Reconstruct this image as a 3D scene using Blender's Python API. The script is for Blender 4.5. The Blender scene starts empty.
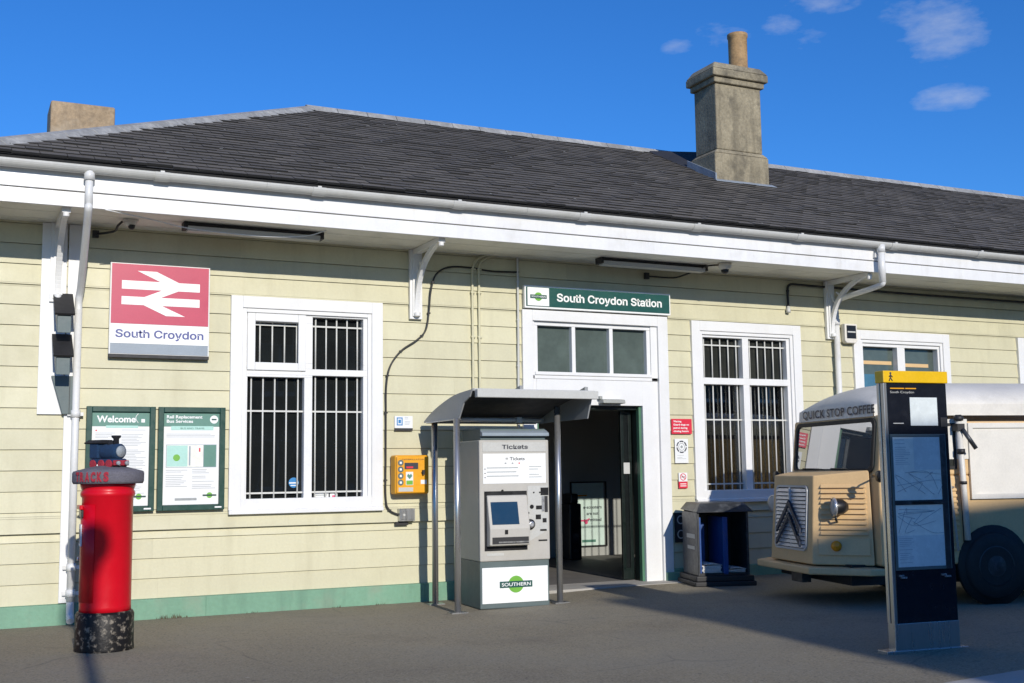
import bpy, bmesh, math, random
from mathutils import Vector, Matrix
random.seed(7)
R = math.radians
S = bpy.context.scene
C = S.collection

# ------------------------------------------------------------------ camera
PITCH, ROLL, YAW = 0.110647, -0.0126237, 0.449208
fw = Vector((math.sin(YAW)*math.cos(PITCH), math.cos(YAW)*math.cos(PITCH), math.sin(PITCH)))
r0 = Vector((math.cos(YAW), -math.sin(YAW), 0)); u0 = r0.cross(fw)
rr = math.cos(ROLL)*r0 + math.sin(ROLL)*u0
uu = -math.sin(ROLL)*r0 + math.cos(ROLL)*u0
cam = bpy.data.objects.new('camera', bpy.data.cameras.new('camera'))
C.objects.link(cam); S.camera = cam
cam.matrix_world = Matrix(((rr.x, uu.x, -fw.x, -3.148), (rr.y, uu.y, -fw.y, -12.295), (rr.z, uu.z, -fw.z, 1.45), (0, 0, 0, 1)))
cam.data.sensor_width = 36; cam.data.lens = 36*1153.5/1024; cam.data.clip_end = 2000; cam.data.clip_start = .05

# ------------------------------------------------------------------ world, sun, exposure
SUN_TAN, SUN_SX = .39, .065            # the sun sinks .42 m per metre towards the wall and drifts .07 m to the right
sd = Vector((SUN_SX, 1, -SUN_TAN)).normalized()
EL = math.asin(-sd.z)
W = bpy.data.worlds.new('World'); S.world = W; W.use_nodes = True
wt = W.node_tree; wn = wt.nodes; wl = wt.links
bg = wn['Background']; bg.inputs['Strength'].default_value = .085
sky = wn.new('ShaderNodeTexSky'); sky.sky_type = 'NISHITA'; sky.sun_disc = False
sky.sun_elevation = EL; sky.sun_rotation = R(184); sky.air_density = 1.0; sky.dust_density = 0.0; sky.ozone_density = 3.0
tc = wn.new('ShaderNodeTexCoord')
hs = wn.new('ShaderNodeHueSaturation'); hs.inputs['Saturation'].default_value = 1.05; hs.inputs['Value'].default_value = 1.0
tint = wn.new('ShaderNodeMixRGB'); tint.blend_type = 'MULTIPLY'; tint.inputs[0].default_value = 1; tint.inputs[2].default_value = (.56, 1.02, 1.70, 1)
wl.new(sky.outputs[0], tint.inputs[1]); wl.new(tint.outputs[0], hs.inputs['Color'])
cn = wn.new('ShaderNodeTexNoise'); cn.inputs['Scale'].default_value = 30; cn.inputs['Detail'].default_value = 7; cn.inputs['Roughness'].default_value = .6
cmap = wn.new('ShaderNodeMapping'); cmap.inputs['Scale'].default_value = (1, 1, 2.6)
wl.new(tc.outputs['Generated'], cmap.inputs[0]); wl.new(cmap.outputs[0], cn.inputs['Vector'])
def wmath(op, a, b=None, clamp=False):
    n = wn.new('ShaderNodeMath'); n.operation = op; n.use_clamp = clamp
    for i, v in enumerate((a, b)):
        if v is None: continue
        if isinstance(v, (int, float)): n.inputs[i].default_value = v
        else: wl.new(v, n.inputs[i])
    return n.outputs[0]
def wdot(vec):
    n = wn.new('ShaderNodeVectorMath'); n.operation = 'DOT_PRODUCT'; n.inputs[1].default_value = vec
    wl.new(tc.outputs['Generated'], n.inputs[0]); return n.outputs['Value']
cover = None
for dx, dy, dz, w, h, amt in ((0.6895, 0.639, 0.341, 0.0393, 0.0328, 0.62), (0.7027, 0.65, 0.2893, 0.0328, 0.0123, 0.7), (0.6163, 0.6954, 0.3697, 0.0344, 0.0098, 0.45), (0.5945, 0.7205, 0.357, 0.018, 0.0107, 0.5), (0.5579, 0.7508, 0.3535, 0.0279, 0.0131, 0.4), (0.5295, 0.7734, 0.3485, 0.0164, 0.0098, 0.38), (0.6085, 0.7145, 0.3452, 0.0246, 0.0115, 0.25), (0.6651, 0.6555, 0.3578, 0.0246, 0.0115, 0.3)):
    d = Vector((dx, dy, dz)); rx = Vector((dy, -dx, 0)).normalized(); up = rx.cross(d)
    gx = wmath('POWER', wmath('ABSOLUTE', wmath('MULTIPLY', wdot(rx), 1/w)), 2.0)
    gy = wmath('POWER', wmath('ABSOLUTE', wmath('MULTIPLY', wdot(up), 1/h)), 2.0)
    m = wmath('SUBTRACT', 1.0, wmath('ADD', gx, gy), True)
    m = wmath('MULTIPLY', m, wmath('GREATER_THAN', wdot(d), .5))
    m = wmath('MULTIPLY', m, amt*1.5)
    cover = m if cover is None else wmath('MAXIMUM', cover, m)
soft = wmath('MULTIPLY', cover, 6.0, True)
nz = wmath('MULTIPLY', wmath('SUBTRACT', cn.outputs['Fac'], .5), 2.6)
cover = wmath('MULTIPLY', wmath('MULTIPLY', wmath('ADD', wmath('SUBTRACT', cover, .22), wmath('MULTIPLY', nz, .85)), 1.0, True), .38, True)
gate = wmath('GREATER_THAN', wdot(Vector((.62, .70, .33)).normalized()), .8)
cover = wmath('MULTIPLY', wmath('MULTIPLY', cover, gate), soft)
cm = wn.new('ShaderNodeMixRGB'); cm.inputs[2].default_value = (7.0, 7.6, 8.8, 1)
wl.new(cover, cm.inputs[0]); wl.new(hs.outputs[0], cm.inputs[1]); wl.new(cm.outputs[0], bg.inputs['Color'])
sun = bpy.data.objects.new('sun', bpy.data.lights.new('sun', 'SUN')); C.objects.link(sun)
sun.data.energy = 3.9; sun.data.angle = R(.53); sun.data.color = (1.0, .94, .84)
sun.rotation_euler = sd.to_track_quat('-Z', 'Y').to_euler(); sun.location = (-3, -20, 12)
S.view_settings.view_transform = 'Standard'; S.view_settings.look = 'None'
S.view_settings.exposure = 0.0; S.view_settings.gamma = 1.0; S.view_settings.use_curve_mapping = False

# ------------------------------------------------------------------ materials
def mat(name, col, rough=.6, var=.1, vs=2.0, fine=.05, fs=60, bump=0, bs=80, metal=0, coat=0, dirt=None, streak=None, island=0, spec=.5, stretch=(1, 1, 1)):
    """procedural paint: base colour, broad and fine unevenness, optional dirt patches (colour, amount, scale) and drip streaks"""
    m = bpy.data.materials.new(name); m.use_nodes = True
    t = m.node_tree; n = t.nodes; l = t.links; b = n['Principled BSDF']
    b.inputs['Roughness'].default_value = rough; b.inputs['Metallic'].default_value = metal
    b.inputs['Coat Weight'].default_value = coat; b.inputs['Specular IOR Level'].default_value = spec
    co = n.new('ShaderNodeTexCoord'); mp = n.new('ShaderNodeMapping'); mp.inputs['Scale'].default_value = stretch
    l.new(co.outputs['Object'], mp.inputs[0]); vec = mp.outputs[0]
    def noise(sc, det=5, v=vec):
        q = n.new('ShaderNodeTexNoise'); q.inputs['Scale'].default_value = sc; q.inputs['Detail'].default_value = det
        q.inputs['Roughness'].default_value = .62; l.new(v, q.inputs['Vector']); return q.outputs['Fac']
    def rng(f, a, b_, lo, hi):
        q = n.new('ShaderNodeMapRange'); q.inputs[1].default_value = a; q.inputs[2].default_value = b_
        q.inputs[3].default_value = lo; q.inputs[4].default_value = hi; l.new(f, q.inputs[0]); return q.outputs[0]
    def mul(a, b_):
        q = n.new('ShaderNodeMath'); q.operation = 'MULTIPLY'; l.new(a, q.inputs[0])
        if isinstance(b_, float): q.inputs[1].default_value = b_
        else: l.new(b_, q.inputs[1])
        return q.outputs[0]
    f = mul(rng(noise(vs), .3, .7, 1-var, 1+var), rng(noise(fs, 3), .3, .7, 1-fine, 1+fine))
    if island:
        g = n.new('ShaderNodeNewGeometry'); f = mul(f, rng(g.outputs['Random Per Island'], 0, 1, 1-island, 1+island))
    cc = n.new('ShaderNodeCombineColor')
    for i in range(3): cc.inputs[i].default_value = 1
    hv = n.new('ShaderNodeVectorMath'); hv.operation = 'SCALE'; hv.inputs[0].default_value = col; l.new(f, hv.inputs['Scale'])
    out = hv.outputs[0]
    n.remove(cc)
    def mix(fac, c):
        nonlocal out
        q = n.new('ShaderNodeMixRGB'); l.new(fac, q.inputs[0]); l.new(out, q.inputs[1]); q.inputs[2].default_value = (*c, 1); out = q.outputs[0]
    if dirt:
        c, amt, sc = dirt; mix(mul(rng(noise(sc, 8), .52, .72, 0, 1), float(amt)), c)
    if streak:
        c, amt, sc = streak
        m2 = n.new('ShaderNodeMapping'); m2.inputs['Scale'].default_value = (1, 1, .12); l.new(co.outputs['Object'], m2.inputs[0])
        mix(mul(rng(noise(sc, 6, m2.outputs[0]), .5, .75, 0, 1), float(amt)), c)
    l.new(out, b.inputs['Base Color'])
    if rough < .95:
        l.new(rng(noise(vs*4), .3, .7, max(0, rough-.08), min(1, rough+.08)), b.inputs['Roughness'])
    if bump:
        q = n.new('ShaderNodeBump'); q.inputs['Strength'].default_value = bump; q.inputs['Distance'].default_value = .01
        l.new(noise(bs, 6), q.inputs['Height']); l.new(q.outputs[0], b.inputs['Normal'])
    return m
def glass(name, col, rough=.02, wob=.02, ior=1.5):
    m = mat(name, col, rough, .25, 1.3, .1, 8, spec=.5)
    b = m.node_tree.nodes['Principled BSDF']
    for lk in list(b.inputs['Roughness'].links): m.node_tree.links.remove(lk)
    b.inputs['Roughness'].default_value = rough; b.inputs['IOR'].default_value = ior
    n = m.node_tree.nodes; l = m.node_tree.links
    q = n.new('ShaderNodeTexNoise'); q.inputs['Scale'].default_value = 1.7; q.inputs['Detail'].default_value = 1
    co = n.new('ShaderNodeTexCoord'); l.new(co.outputs['Object'], q.inputs['Vector'])
    bp = n.new('ShaderNodeBump'); bp.inputs['Strength'].default_value = wob; bp.inputs['Distance'].default_value = .1
    l.new(q.outputs['Fac'], bp.inputs['Height']); l.new(bp.outputs[0], b.inputs['Normal'])
    return m
M = {}
M['cream'] = mat('cream_boards', (.588, .557, .380), .55, .05, .9, .03, 40, .12, 30, dirt=((.42, .39, .24), .25, 1.6), streak=((.44, .405, .26), .42, 5), island=.05)
M['white'] = mat('white_paint', (.77, .77, .76), .4, .03, 2, .02, 60, .05, 40, streak=((.62, .61, .56), .22, 6))
M['fascia'] = mat('fascia_paint', (.78, .78, .77), .35, .03, 1.5, .02, 50, .06, 30, dirt=((.60, .585, .54), .45, 2.5), streak=((.58, .56, .50), .3, 9))
M['soffit'] = mat('soffit_paint', (.82, .81, .73), .6, .08, 1.2, .04, 30, .1, 25, dirt=((.35, .34, .3), .4, 1.5))
M['gutter'] = mat('gutter_plastic', (.55, .55, .52), .4, .08, 3, .04, 30, dirt=((.33, .32, .28), .5, 3))
M['pipe'] = mat('white_pipe', (.72, .72, .70), .35, .05, 3, .03, 40, dirt=((.45, .44, .4), .35, 4))
M['plinth'] = mat('green_plinth', (.17, .335, .225), .6, .12, 1.5, .06, 30, .25, 30, dirt=((.25, .3, .22), .6, 3), streak=((.10, .2, .14), .6, 6))
M['slate'] = mat('roof_slate', (.125, .112, .094), .75, .16, .8, .14, 30, .35, 25, island=.17, dirt=((.095, .09, .08), .3, 5), spec=.3)
M['slate_edge_and_shade'] = mat('slate_edge_and_shade', (.012, .012, .012), .8, .3, 6, .2, 20)  # black of the slate edges, also of the painted shade in the eave gap
M['fleck'] = mat('lichen_fleck', (.30, .30, .27), .9)
M['slate_back'] = mat('slate_shade', (.04, .04, .043), .6, .15, 2)
M['ridge'] = mat('ridge_mortar', (.30, .30, .29), .75, .2, 2.5, .1, 20, .4, 20, dirt=((.5, .49, .46), .5, 5))
M['lead'] = mat('lead_flashing', (.30, .34, .38), .45, .2, 4, .08, 30, .2, 15, metal=.2)
M['render'] = mat('weathered_render', (.285, .245, .165), .88, .26, 2.2, .22, 26, .6, 26, dirt=((.085, .075, .055), .85, 3.5), streak=((.11, .095, .065), .75, 6))
M['render_brown'] = mat('brown_render', (.34, .25, .155), .85, .25, 2, .2, 24, .5, 24, dirt=((.42, .36, .27), .7, 2.5), streak=((.13, .10, .07), .7, 4))
M['pot'] = mat('clay_pot', (.38, .24, .11), .75, .3, 5, .15, 30, .3, 20, dirt=((.10, .07, .045), .9, 4))
def tarmac():
    m = mat('tarmac', (.285, .243, .162), .88, .18, .3, .12, 60, .7, 220, dirt=((.165, .138, .10), .65, .8))
    t = m.node_tree; n = t.nodes; l = t.links; b = n['Principled BSDF']; src = b.inputs['Base Color'].links[0].from_socket
    co = n.new('ShaderNodeTexCoord'); out = src
    def tex(kind, **kw):
        q = n.new(kind); l.new(co.outputs['Object'], q.inputs['Vector'])
        for k, v in kw.items():
            if k in q.inputs: q.inputs[k].default_value = v
            else: setattr(q, k, v)
        return q
    def ramp(sock, a, b_, lo, hi):
        q = n.new('ShaderNodeMapRange')
        for i, v in enumerate((a, b_, lo, hi)): q.inputs[i+1].default_value = v
        l.new(sock, q.inputs[0]); return q.outputs[0]
    def mixc(fac, c, mode='MIX'):
        nonlocal out
        q = n.new('ShaderNodeMixRGB'); q.blend_type = mode; l.new(fac, q.inputs[0]); l.new(out, q.inputs[1]); q.inputs[2].default_value = (*c, 1); out = q.outputs[0]
    agg = tex('ShaderNodeTexVoronoi', Scale=90.0)                       # stones in the surface
    l_ = ramp(agg.outputs['Color'], .55, 1, 0, .75); mixc(l_, (.36, .33, .27))
    agg2 = tex('ShaderNodeTexVoronoi', Scale=70.0); mixc(ramp(agg2.outputs['Color'], .62, 1, 0, .8), (.11, .095, .075))
    gum = tex('ShaderNodeTexVoronoi', Scale=2.6); mixc(ramp(gum.outputs['Distance'], .035, .06, .55, 0), (.10, .09, .075))
    gum = tex('ShaderNodeTexVoronoi', Scale=1.7); mixc(ramp(gum.outputs['Distance'], .02, .035, .5, 0), (.42, .40, .35))
    wob = tex('ShaderNodeTexNoise', Scale=1.1, Detail=6.0); add = n.new('ShaderNodeMixRGB'); add.inputs[0].default_value = .35
    l.new(co.outputs['Object'], add.inputs[1]); l.new(wob.outputs['Color'], add.inputs[2])
    cr = n.new('ShaderNodeTexVoronoi'); cr.feature = 'DISTANCE_TO_EDGE'; cr.inputs['Scale'].default_value = .42; l.new(add.outputs[0], cr.inputs['Vector'])
    cf = ramp(cr.outputs['Distance'], .0, .006, .5, 0); cm_ = n.new('ShaderNodeMath'); cm_.operation = 'MULTIPLY'
    l.new(cf, cm_.inputs[0]); l.new(ramp(wob.outputs['Fac'], .47, .60, 0, 1), cm_.inputs[1]); mixc(cm_.outputs[0], (.09, .08, .065))
    tone = tex('ShaderNodeTexNoise', Scale=.55, Detail=4.0); mixc(ramp(tone.outputs['Fac'], .45, .65, 0, .35), (.235, .225, .19))
    l.new(out, b.inputs['Base Color']); return m
M['tarmac'] = tarmac()
M['road'] = mat('road_asphalt', (.07, .07, .07), .85, .12, .4, .1, 120, .3, 150)
M['concrete'] = mat('pale_concrete', (.42, .40, .36), .8, .1, 1.5, .08, 60, .3, 60)
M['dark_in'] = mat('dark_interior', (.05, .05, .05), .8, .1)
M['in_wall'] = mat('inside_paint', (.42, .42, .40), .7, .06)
M['in_floor'] = mat('inside_floor', (.16, .15, .14), .7, .12, 3)
M['pane'] = glass('dark_glass', (.012, .014, .014))
M['pane2'] = glass('dim_glass', (.028, .030, .026))
M['grey_pane'] = glass('grey_glass', (.085, .11, .10), .05, .01)  # grey base carries the sky and buildings that the transom reflects
M['blue_pane'] = glass('blue_glass', (.06, .16, .24), .05)
M['black'] = mat('black_paint', (.012, .012, .013), .35, .2, 3, .1, 40)
M['blackmat'] = mat('black_plastic', (.018, .018, .02), .55, .2, 3)
M['navy'] = mat('navy_panel', (.010, .012, .018), .22, .1, 3)
M['cable'] = mat('black_cable', (.02, .02, .02), .5)
M['steel'] = mat('brushed_steel', (.46, .46, .45), .30, .08, 4, .05, 120, metal=.78, stretch=(1, 1, .1))
M['sign_green'] = mat('sign_green', (.016, .085, .070), .35, .05, 3, .02)
M['door_dark'] = mat('door_dark_green', (.004, .010, .008), .35, .1, 4)
M['frame_green'] = mat('dark_green_frame', (.014, .060, .045), .35, .1, 4)
M['jamb_green'] = mat('jamb_green', (.075, .19, .11), .45, .1)
M['teal'] = mat('poster_teal', (.10, .24, .19), .45, .04, 3)
M['mint'] = mat('poster_mint', (.40, .66, .58), .45, .04, 3)
M['paper'] = mat('poster_paper', (.78, .79, .78), .5, .03, 3, .01)
M['ink'] = mat('grey_ink', (.32, .34, .34), .6, .1, 20)
M['ink_dark'] = mat('dark_ink', (.03, .035, .05), .5)
M['lettering_white'] = mat('white_lettering', (.85, .86, .84), .4, .02)
M['br_red'] = mat('sun_faded_red', (.50, .045, .10), .4, .05, 2, .03)
M['br_blue'] = mat('sign_blue_ink', (.06, .075, .26), .4)
M['sign_grey'] = mat('sign_grey', (.27, .32, .37), .4, .06)
M['red_sign'] = mat('notice_red', (.68, .03, .06), .4, .05)
M['pbox_red'] = mat('post_red', (.60, .003, .014), .36, .06, 3, .02, coat=.1, spec=.3)
M['pbox_black'] = mat('chipped_black', (.010, .009, .009), .45, .2, 5, .1, 40, .4, 30, dirt=((.36, .31, .24), .9, 22), spec=.25)
M['knit'] = mat('grey_knit', (.15, .145, .17), .95, .12, 9, .2, 90, 1.0, 120)
M['knit_blue'] = mat('blue_knit', (.010, .040, .10), .95, .15, 12, .25, 90, 1.0, 140)
M['knit_red'] = mat('red_knit', (.40, .03, .05), .95, .15, 12, .25, 90, 1.0, 140)
M['knit_black'] = mat('black_knit', (.012, .013, .018), .95, .15, 12, .25, 90, 1.0, 140)
M['knit_grey'] = mat('pale_knit', (.33, .36, .38), .95, .15, 12, .2, 90, .8, 140)
M['aed'] = mat('cabinet_yellow', (.80, .36, .012), .4, .06, 4)
M['logo_green'] = mat('logo_green', (.16, .42, .05), .4, .05)
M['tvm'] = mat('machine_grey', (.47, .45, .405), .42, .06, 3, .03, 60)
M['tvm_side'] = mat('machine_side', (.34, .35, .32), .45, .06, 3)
M['tvm_low'] = mat('machine_base', (.10, .135, .135), .5, .1, 3)
M['tvm_light'] = mat('machine_panel', (.52, .52, .49), .4, .04)
M['screen'] = mat('off_screen', (.015, .045, .085), .15, .05)
M['can'] = mat('canopy_grey', (.30, .31, .31), .4, .08, 2, .04, 40)
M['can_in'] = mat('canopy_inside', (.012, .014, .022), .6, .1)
M['tan'] = mat('van_tan', (.70, .475, .235), .5, .06, 1.5, .04, 50, .08, 20, dirt=((.46, .33, .18), .35, 2))
M['van_white'] = mat('van_white', (.72, .69, .62), .45, .06, 2, .04, 50, dirt=((.42, .40, .36), .4, 2.5))
M['slat'] = mat('grille_slat', (.55, .56, .57), .4, .08, 6, .05, 60, metal=.35)
M['shaded_chrome'] = mat('chevron_metal', (.10, .11, .14), .3, .1, 6, metal=.7)  # shading and dark reflections of the chrome chevrons put into the metal colour
M['chrome'] = mat('grille_silver', (.62, .63, .64), .3, .08, 6, .05, 60, metal=.75)
M['rubber'] = mat('rubber', (.015, .015, .015), .7, .15, 6)
M['amber'] = mat('amber_lens', (.75, .28, .01), .2, .05)
M['stand'] = mat('stand_grey', (.028, .031, .035), .4, .3, 5, .12, 30, dirt=((.2, .21, .22), .4, 9))
M['stand_blue'] = mat('stand_blue', (.012, .065, .25), .4, .15, 5)
M['news'] = mat('newsprint', (.62, .60, .56), .8, .12, 30, .15, 90)
M['tfl_yellow'] = mat('totem_yellow', (.78, .47, .008), .35, .05)
M['map'] = mat('map_panel', (.84, .84, .76), .25, .08, 3, .05, 20)
M['map2'] = mat('map_panel_blue', (.66, .71, .70), .25, .08, 3, .05, 20)
M['brick'] = mat('brick_wall', (.26, .12, .08), .85, .15, 1.5, .2, 30, .3, 30, island=.2)
M['wood'] = mat('weathered_wood', (.16, .12, .085), .8, .2, 2, .15, 30, .4, 20, island=.2)
M['leaf'] = mat('tree_leaf', (.06, .10, .03), .6, .3, 1.5, .2, 10, island=.35)
M['bark'] = mat('tree_bark', (.09, .07, .05), .9, .2, 4, .2, 30, .6, 20)
M['pale_mint'] = mat('pale_mint_sheet', (.66, .80, .74), .45, .04, 3)
M['bar'] = mat('bar_paint', (.62, .62, .58), .45, .05, 6)
M['pink'] = mat('poster_pink', (.75, .08, .20), .5)
M['sticker_blue'] = mat('sticker_blue', (.03, .22, .50), .4)
M['weed'] = mat('dry_weed', (.11, .10, .06), .9, .3, 30)
m = bpy.data.materials.new('clear_glass'); m.use_nodes = True; t_ = m.node_tree; n_ = t_.nodes; n_.remove(n_['Principled BSDF'])
tr = n_.new('ShaderNodeBsdfTransparent'); tr.inputs[0].default_value = (.93, .94, .93, 1); gs = n_.new('ShaderNodeBsdfGlossy'); gs.inputs['Roughness'].default_value = .02
fz = n_.new('ShaderNodeFresnel'); fz.inputs[0].default_value = 1.6; mx = n_.new('ShaderNodeMixShader')
t_.links.new(fz.outputs[0], mx.inputs[0]); t_.links.new(tr.outputs[0], mx.inputs[1]); t_.links.new(gs.outputs[0], mx.inputs[2]); t_.links.new(mx.outputs[0], n_['Material Output'].inputs[0]); M['clear'] = m
# windscreen: a strong mirror-like sheen over a base lightened to brighten the reflection
m = bpy.data.materials.new('windscreen_glass'); m.use_nodes = True
b = m.node_tree.nodes['Principled BSDF']; b.inputs['Base Color'].default_value = (.14, .15, .15, 1)
b.inputs['Roughness'].default_value = .015; b.inputs['IOR'].default_value = 4.5; M['windscreen'] = m
# mirrored slight waviness
n_ = m.node_tree.nodes; q = n_.new('ShaderNodeTexNoise'); q.inputs['Scale'].default_value = 2.0; bp = n_.new('ShaderNodeBump')
bp.inputs['Strength'].default_value = .02; m.node_tree.links.new(q.outputs['Fac'], bp.inputs['Height']); m.node_tree.links.new(bp.outputs[0], b.inputs['Normal'])

# ------------------------------------------------------------------ mesh helpers
class MB:
    def __init__(s): s.bm = bmesh.new(); s.mi = 0; s.mats = []
    def use(s, m):
        if m not in s.mats: s.mats.append(m)
        s.mi = s.mats.index(m); return s
    def face(s, vs, smooth=False):
        try: f = s.bm.faces.new(vs)
        except ValueError: return None
        f.material_index = s.mi; f.smooth = smooth; return f
    def V(s, p, mx=None): return s.bm.verts.new(mx @ Vector(p) if mx else p)
    def hexa(s, p, mx=None):
        v = [s.V(q, mx) for q in p]
        for i in ((0, 3, 2, 1), (4, 5, 6, 7), (0, 1, 5, 4), (1, 2, 6, 5), (2, 3, 7, 6), (3, 0, 4, 7)): s.face([v[k] for k in i])
        return s
    def box(s, x0, x1, y0, y1, z0, z1, mx=None):
        return s.hexa(((x0, y0, z0), (x1, y0, z0), (x1, y1, z0), (x0, y1, z0), (x0, y0, z1), (x1, y0, z1), (x1, y1, z1), (x0, y1, z1)), mx)
    def quad(s, a, b, c, d, mx=None): s.face([s.V(q, mx) for q in (a, b, c, d)]); return s
    def prism(s, poly, axis, a, b, mx=None):
        """extrude a 2-D outline: axis 'y' -> poly is (x,z); 'x' -> (y,z); 'z' -> (x,y)"""
        def P(q, t): return {'y': (q[0], t, q[1]), 'x': (t, q[0], q[1]), 'z': (q[0], q[1], t)}[axis]
        A = [s.V(P(q, a), mx) for q in poly]; B = [s.V(P(q, b), mx) for q in poly]
        s.face(A[::-1]); s.face(B)
        for i in range(len(poly)): j = (i+1) % len(poly); s.face((A[i], A[j], B[j], B[i]))
        return s
    def lathe(s, prof, c=(0, 0, 0), seg=32, mx=None, cap=True, smooth=True, a0=0, a1=2*math.pi):
        rings = []
        full = abs(a1-a0-2*math.pi) < 1e-6; N = seg if full else seg+1
        for r, z in prof:
            rings.append([s.V((c[0]+r*math.cos(a0+(a1-a0)*k/seg), c[1]+r*math.sin(a0+(a1-a0)*k/seg), c[2]+z), mx) for k in range(N)])
        for a, b in zip(rings, rings[1:]):
            for k in range(seg):
                j = (k+1) % N; s.face((a[k], a[j], b[j], b[k]), smooth)
        if cap and full: s.face(rings[0][::-1]); s.face(rings[-1])
        return s
    def tube(s, pts, r, seg=10, mx=None):
        pts = [Vector(p) for p in pts]; rings = []
        up = None
        for i, p in enumerate(pts):
            d = (pts[min(i+1, len(pts)-1)]-pts[max(i-1, 0)]).normalized()
            if up is None: up = Vector((0, 0, 1)) if abs(d.z) < .9 else Vector((1, 0, 0))
            a = d.cross(up).normalized(); up = a.cross(d).normalized()
            rad = r[i] if isinstance(r, (list, tuple)) else r
            rings.append([s.V(p+rad*(math.cos(2*math.pi*k/seg)*a+math.sin(2*math.pi*k/seg)*up), mx) for k in range(seg)])
        for a, b in zip(rings, rings[1:]):
            for k in range(seg): j = (k+1) % seg; s.face((a[k], a[j], b[j], b[k]), True)
        s.face(rings[0][::-1]); s.face(rings[-1]); return s
    def build(s, name, parent=None, m=None, bevel=0, seg=2):
        bmesh.ops.recalc_face_normals(s.bm, faces=s.bm.faces)
        me = bpy.data.meshes.new(name); s.bm.to_mesh(me); s.bm.free()
        for k in (s.mats or [m]): me.materials.append(M[k] if isinstance(k, str) else k)
        o = bpy.data.objects.new(name, me); C.objects.link(o)
        if parent: o.parent = parent
        if bevel:
            b = o.modifiers.new('bevel', 'BEVEL'); b.width = bevel; b.segments = seg; b.limit_method = 'ANGLE'; b.angle_limit = R(35)
        return o
def smooth_path(pts, n=6):
    P = [Vector(p) for p in pts]; out = []
    for i in range(len(P)-1):
        a = P[max(i-1, 0)]; b = P[i]; c = P[i+1]; d = P[min(i+2, len(P)-1)]
        for k in range(n):
            t = k/n; out.append(.5*((2*b)+(c-a)*t+(2*a-5*b+4*c-d)*t*t+(3*b-a-3*c+d)*t**3))
    out.append(P[-1]); return out
def tag(o, label=None, cat=None, group=None, kind=None):
    if label: o['label'] = label
    if cat: o['category'] = cat
    if group: o['group'] = group
    if kind: o['kind'] = kind
    return o
def thing(name, label, cat, loc=(0, 0, 0), rz=0, group=None):
    o = bpy.data.objects.new(name, None); C.objects.link(o); o.location = loc; o.rotation_euler = (0, 0, rz); o.empty_display_size = .1
    return tag(o, label, cat, group)
try: SANS = bpy.data.fonts.load(bpy.utils.resource_path('LOCAL')+'/datafiles/fonts/Inter.woff2')
except Exception: SANS = None
def text(name, s, parent, m, x, y, z, w=None, h=None, align='LEFT', ex=.0015, off=0, rot=(R(90), 0, 0), shear=0, mx=None, spacing=1, sans=False):
    """lettering as a mesh; x,y,z = left/centre of the baseline block, w,h = the size it is fitted to (h is the cap height)"""
    cu = bpy.data.curves.new('t', 'FONT'); cu.body = s; cu.size = 1; cu.offset = off; cu.extrude = 0
    if sans and SANS: cu.font = SANS
    cu.shear = shear; cu.resolution_u = 3; cu.space_character = spacing
    o = bpy.data.objects.new('t', cu); C.objects.link(o)
    dg = bpy.context.evaluated_depsgraph_get(); dg.update()
    me = bpy.data.meshes.new_from_object(o.evaluated_get(dg)); C.objects.unlink(o); bpy.data.objects.remove(o)
    xs = [v.co.x for v in me.vertices]; x0, x1 = min(xs), max(xs)
    sy = h/.72 if h else w/(x1-x0); sx = w/(x1-x0) if w else sy
    dx = {'LEFT': -x0, 'CENTER': -(x0+x1)/2}[align]
    rm = Matrix.Translation((x, y, z)) @ (Matrix.Rotation(rot[2], 4, 'Z') @ Matrix.Rotation(rot[1], 4, 'Y') @ Matrix.Rotation(rot[0], 4, 'X'))
    if mx: rm = mx @ rm
    for v in me.vertices: v.co = rm @ Vector(((v.co.x+dx)*sx, v.co.y*sy, ex))
    me.name = name; me.materials.append(M[m]); ob = bpy.data.objects.new(name, me); C.objects.link(ob); ob.parent = parent
    return ob
def ground_z(x):
    t = min(1, max(0, (x-1.7)/2.7)); return .06*t*t*(3-2*t)

# ------------------------------------------------------------------ ground
g = MB()
xs = [-300, -60, -20, 1.7]+[1.7+2.7*k/10 for k in range(1, 11)]+[8, 20, 60, 300]
ys = [-6.5, 0.3, 30, 400]
gv = [[g.V((x, y, ground_z(x))) for x in xs] for y in ys]
for a, b in zip(gv, gv[1:]):
    for i in range(len(xs)-1): g.face((a[i], a[i+1], b[i+1], b[i]), True)
tag(g.build('forecourt_ground', m='tarmac'), kind='structure')
k = MB()
kv = [-60+.92*i for i in range(140)]
for a in kv:
    za, zb = ground_z(a), ground_z(a+.91)
    k.hexa(((a, -6.82, -.2), (a+.912, -6.82, -.2), (a+.912, -6.5, -.2), (a, -6.5, -.2), (a, -6.82, za+.004), (a+.912, -6.82, zb+.004), (a+.912, -6.5, zb+.004), (a, -6.5, za+.004)))
tag(k.build('kerb', m='concrete', bevel=.012), kind='structure')
rd = MB(); rd.quad((-300, -300, -.1), (300, -300, -.1), (300, -6.7, -.1), (-300, -6.7, -.1))
tag(rd.build('road', m='road'), kind='structure')
pv = MB()
for i in range(60): pv.box(-30+i*1.0, -30+i*1.0+.992, -24.2, -20, -.12, .02)
tag(pv.build('pavement', m='concrete', bevel=.006), kind='structure')

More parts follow.
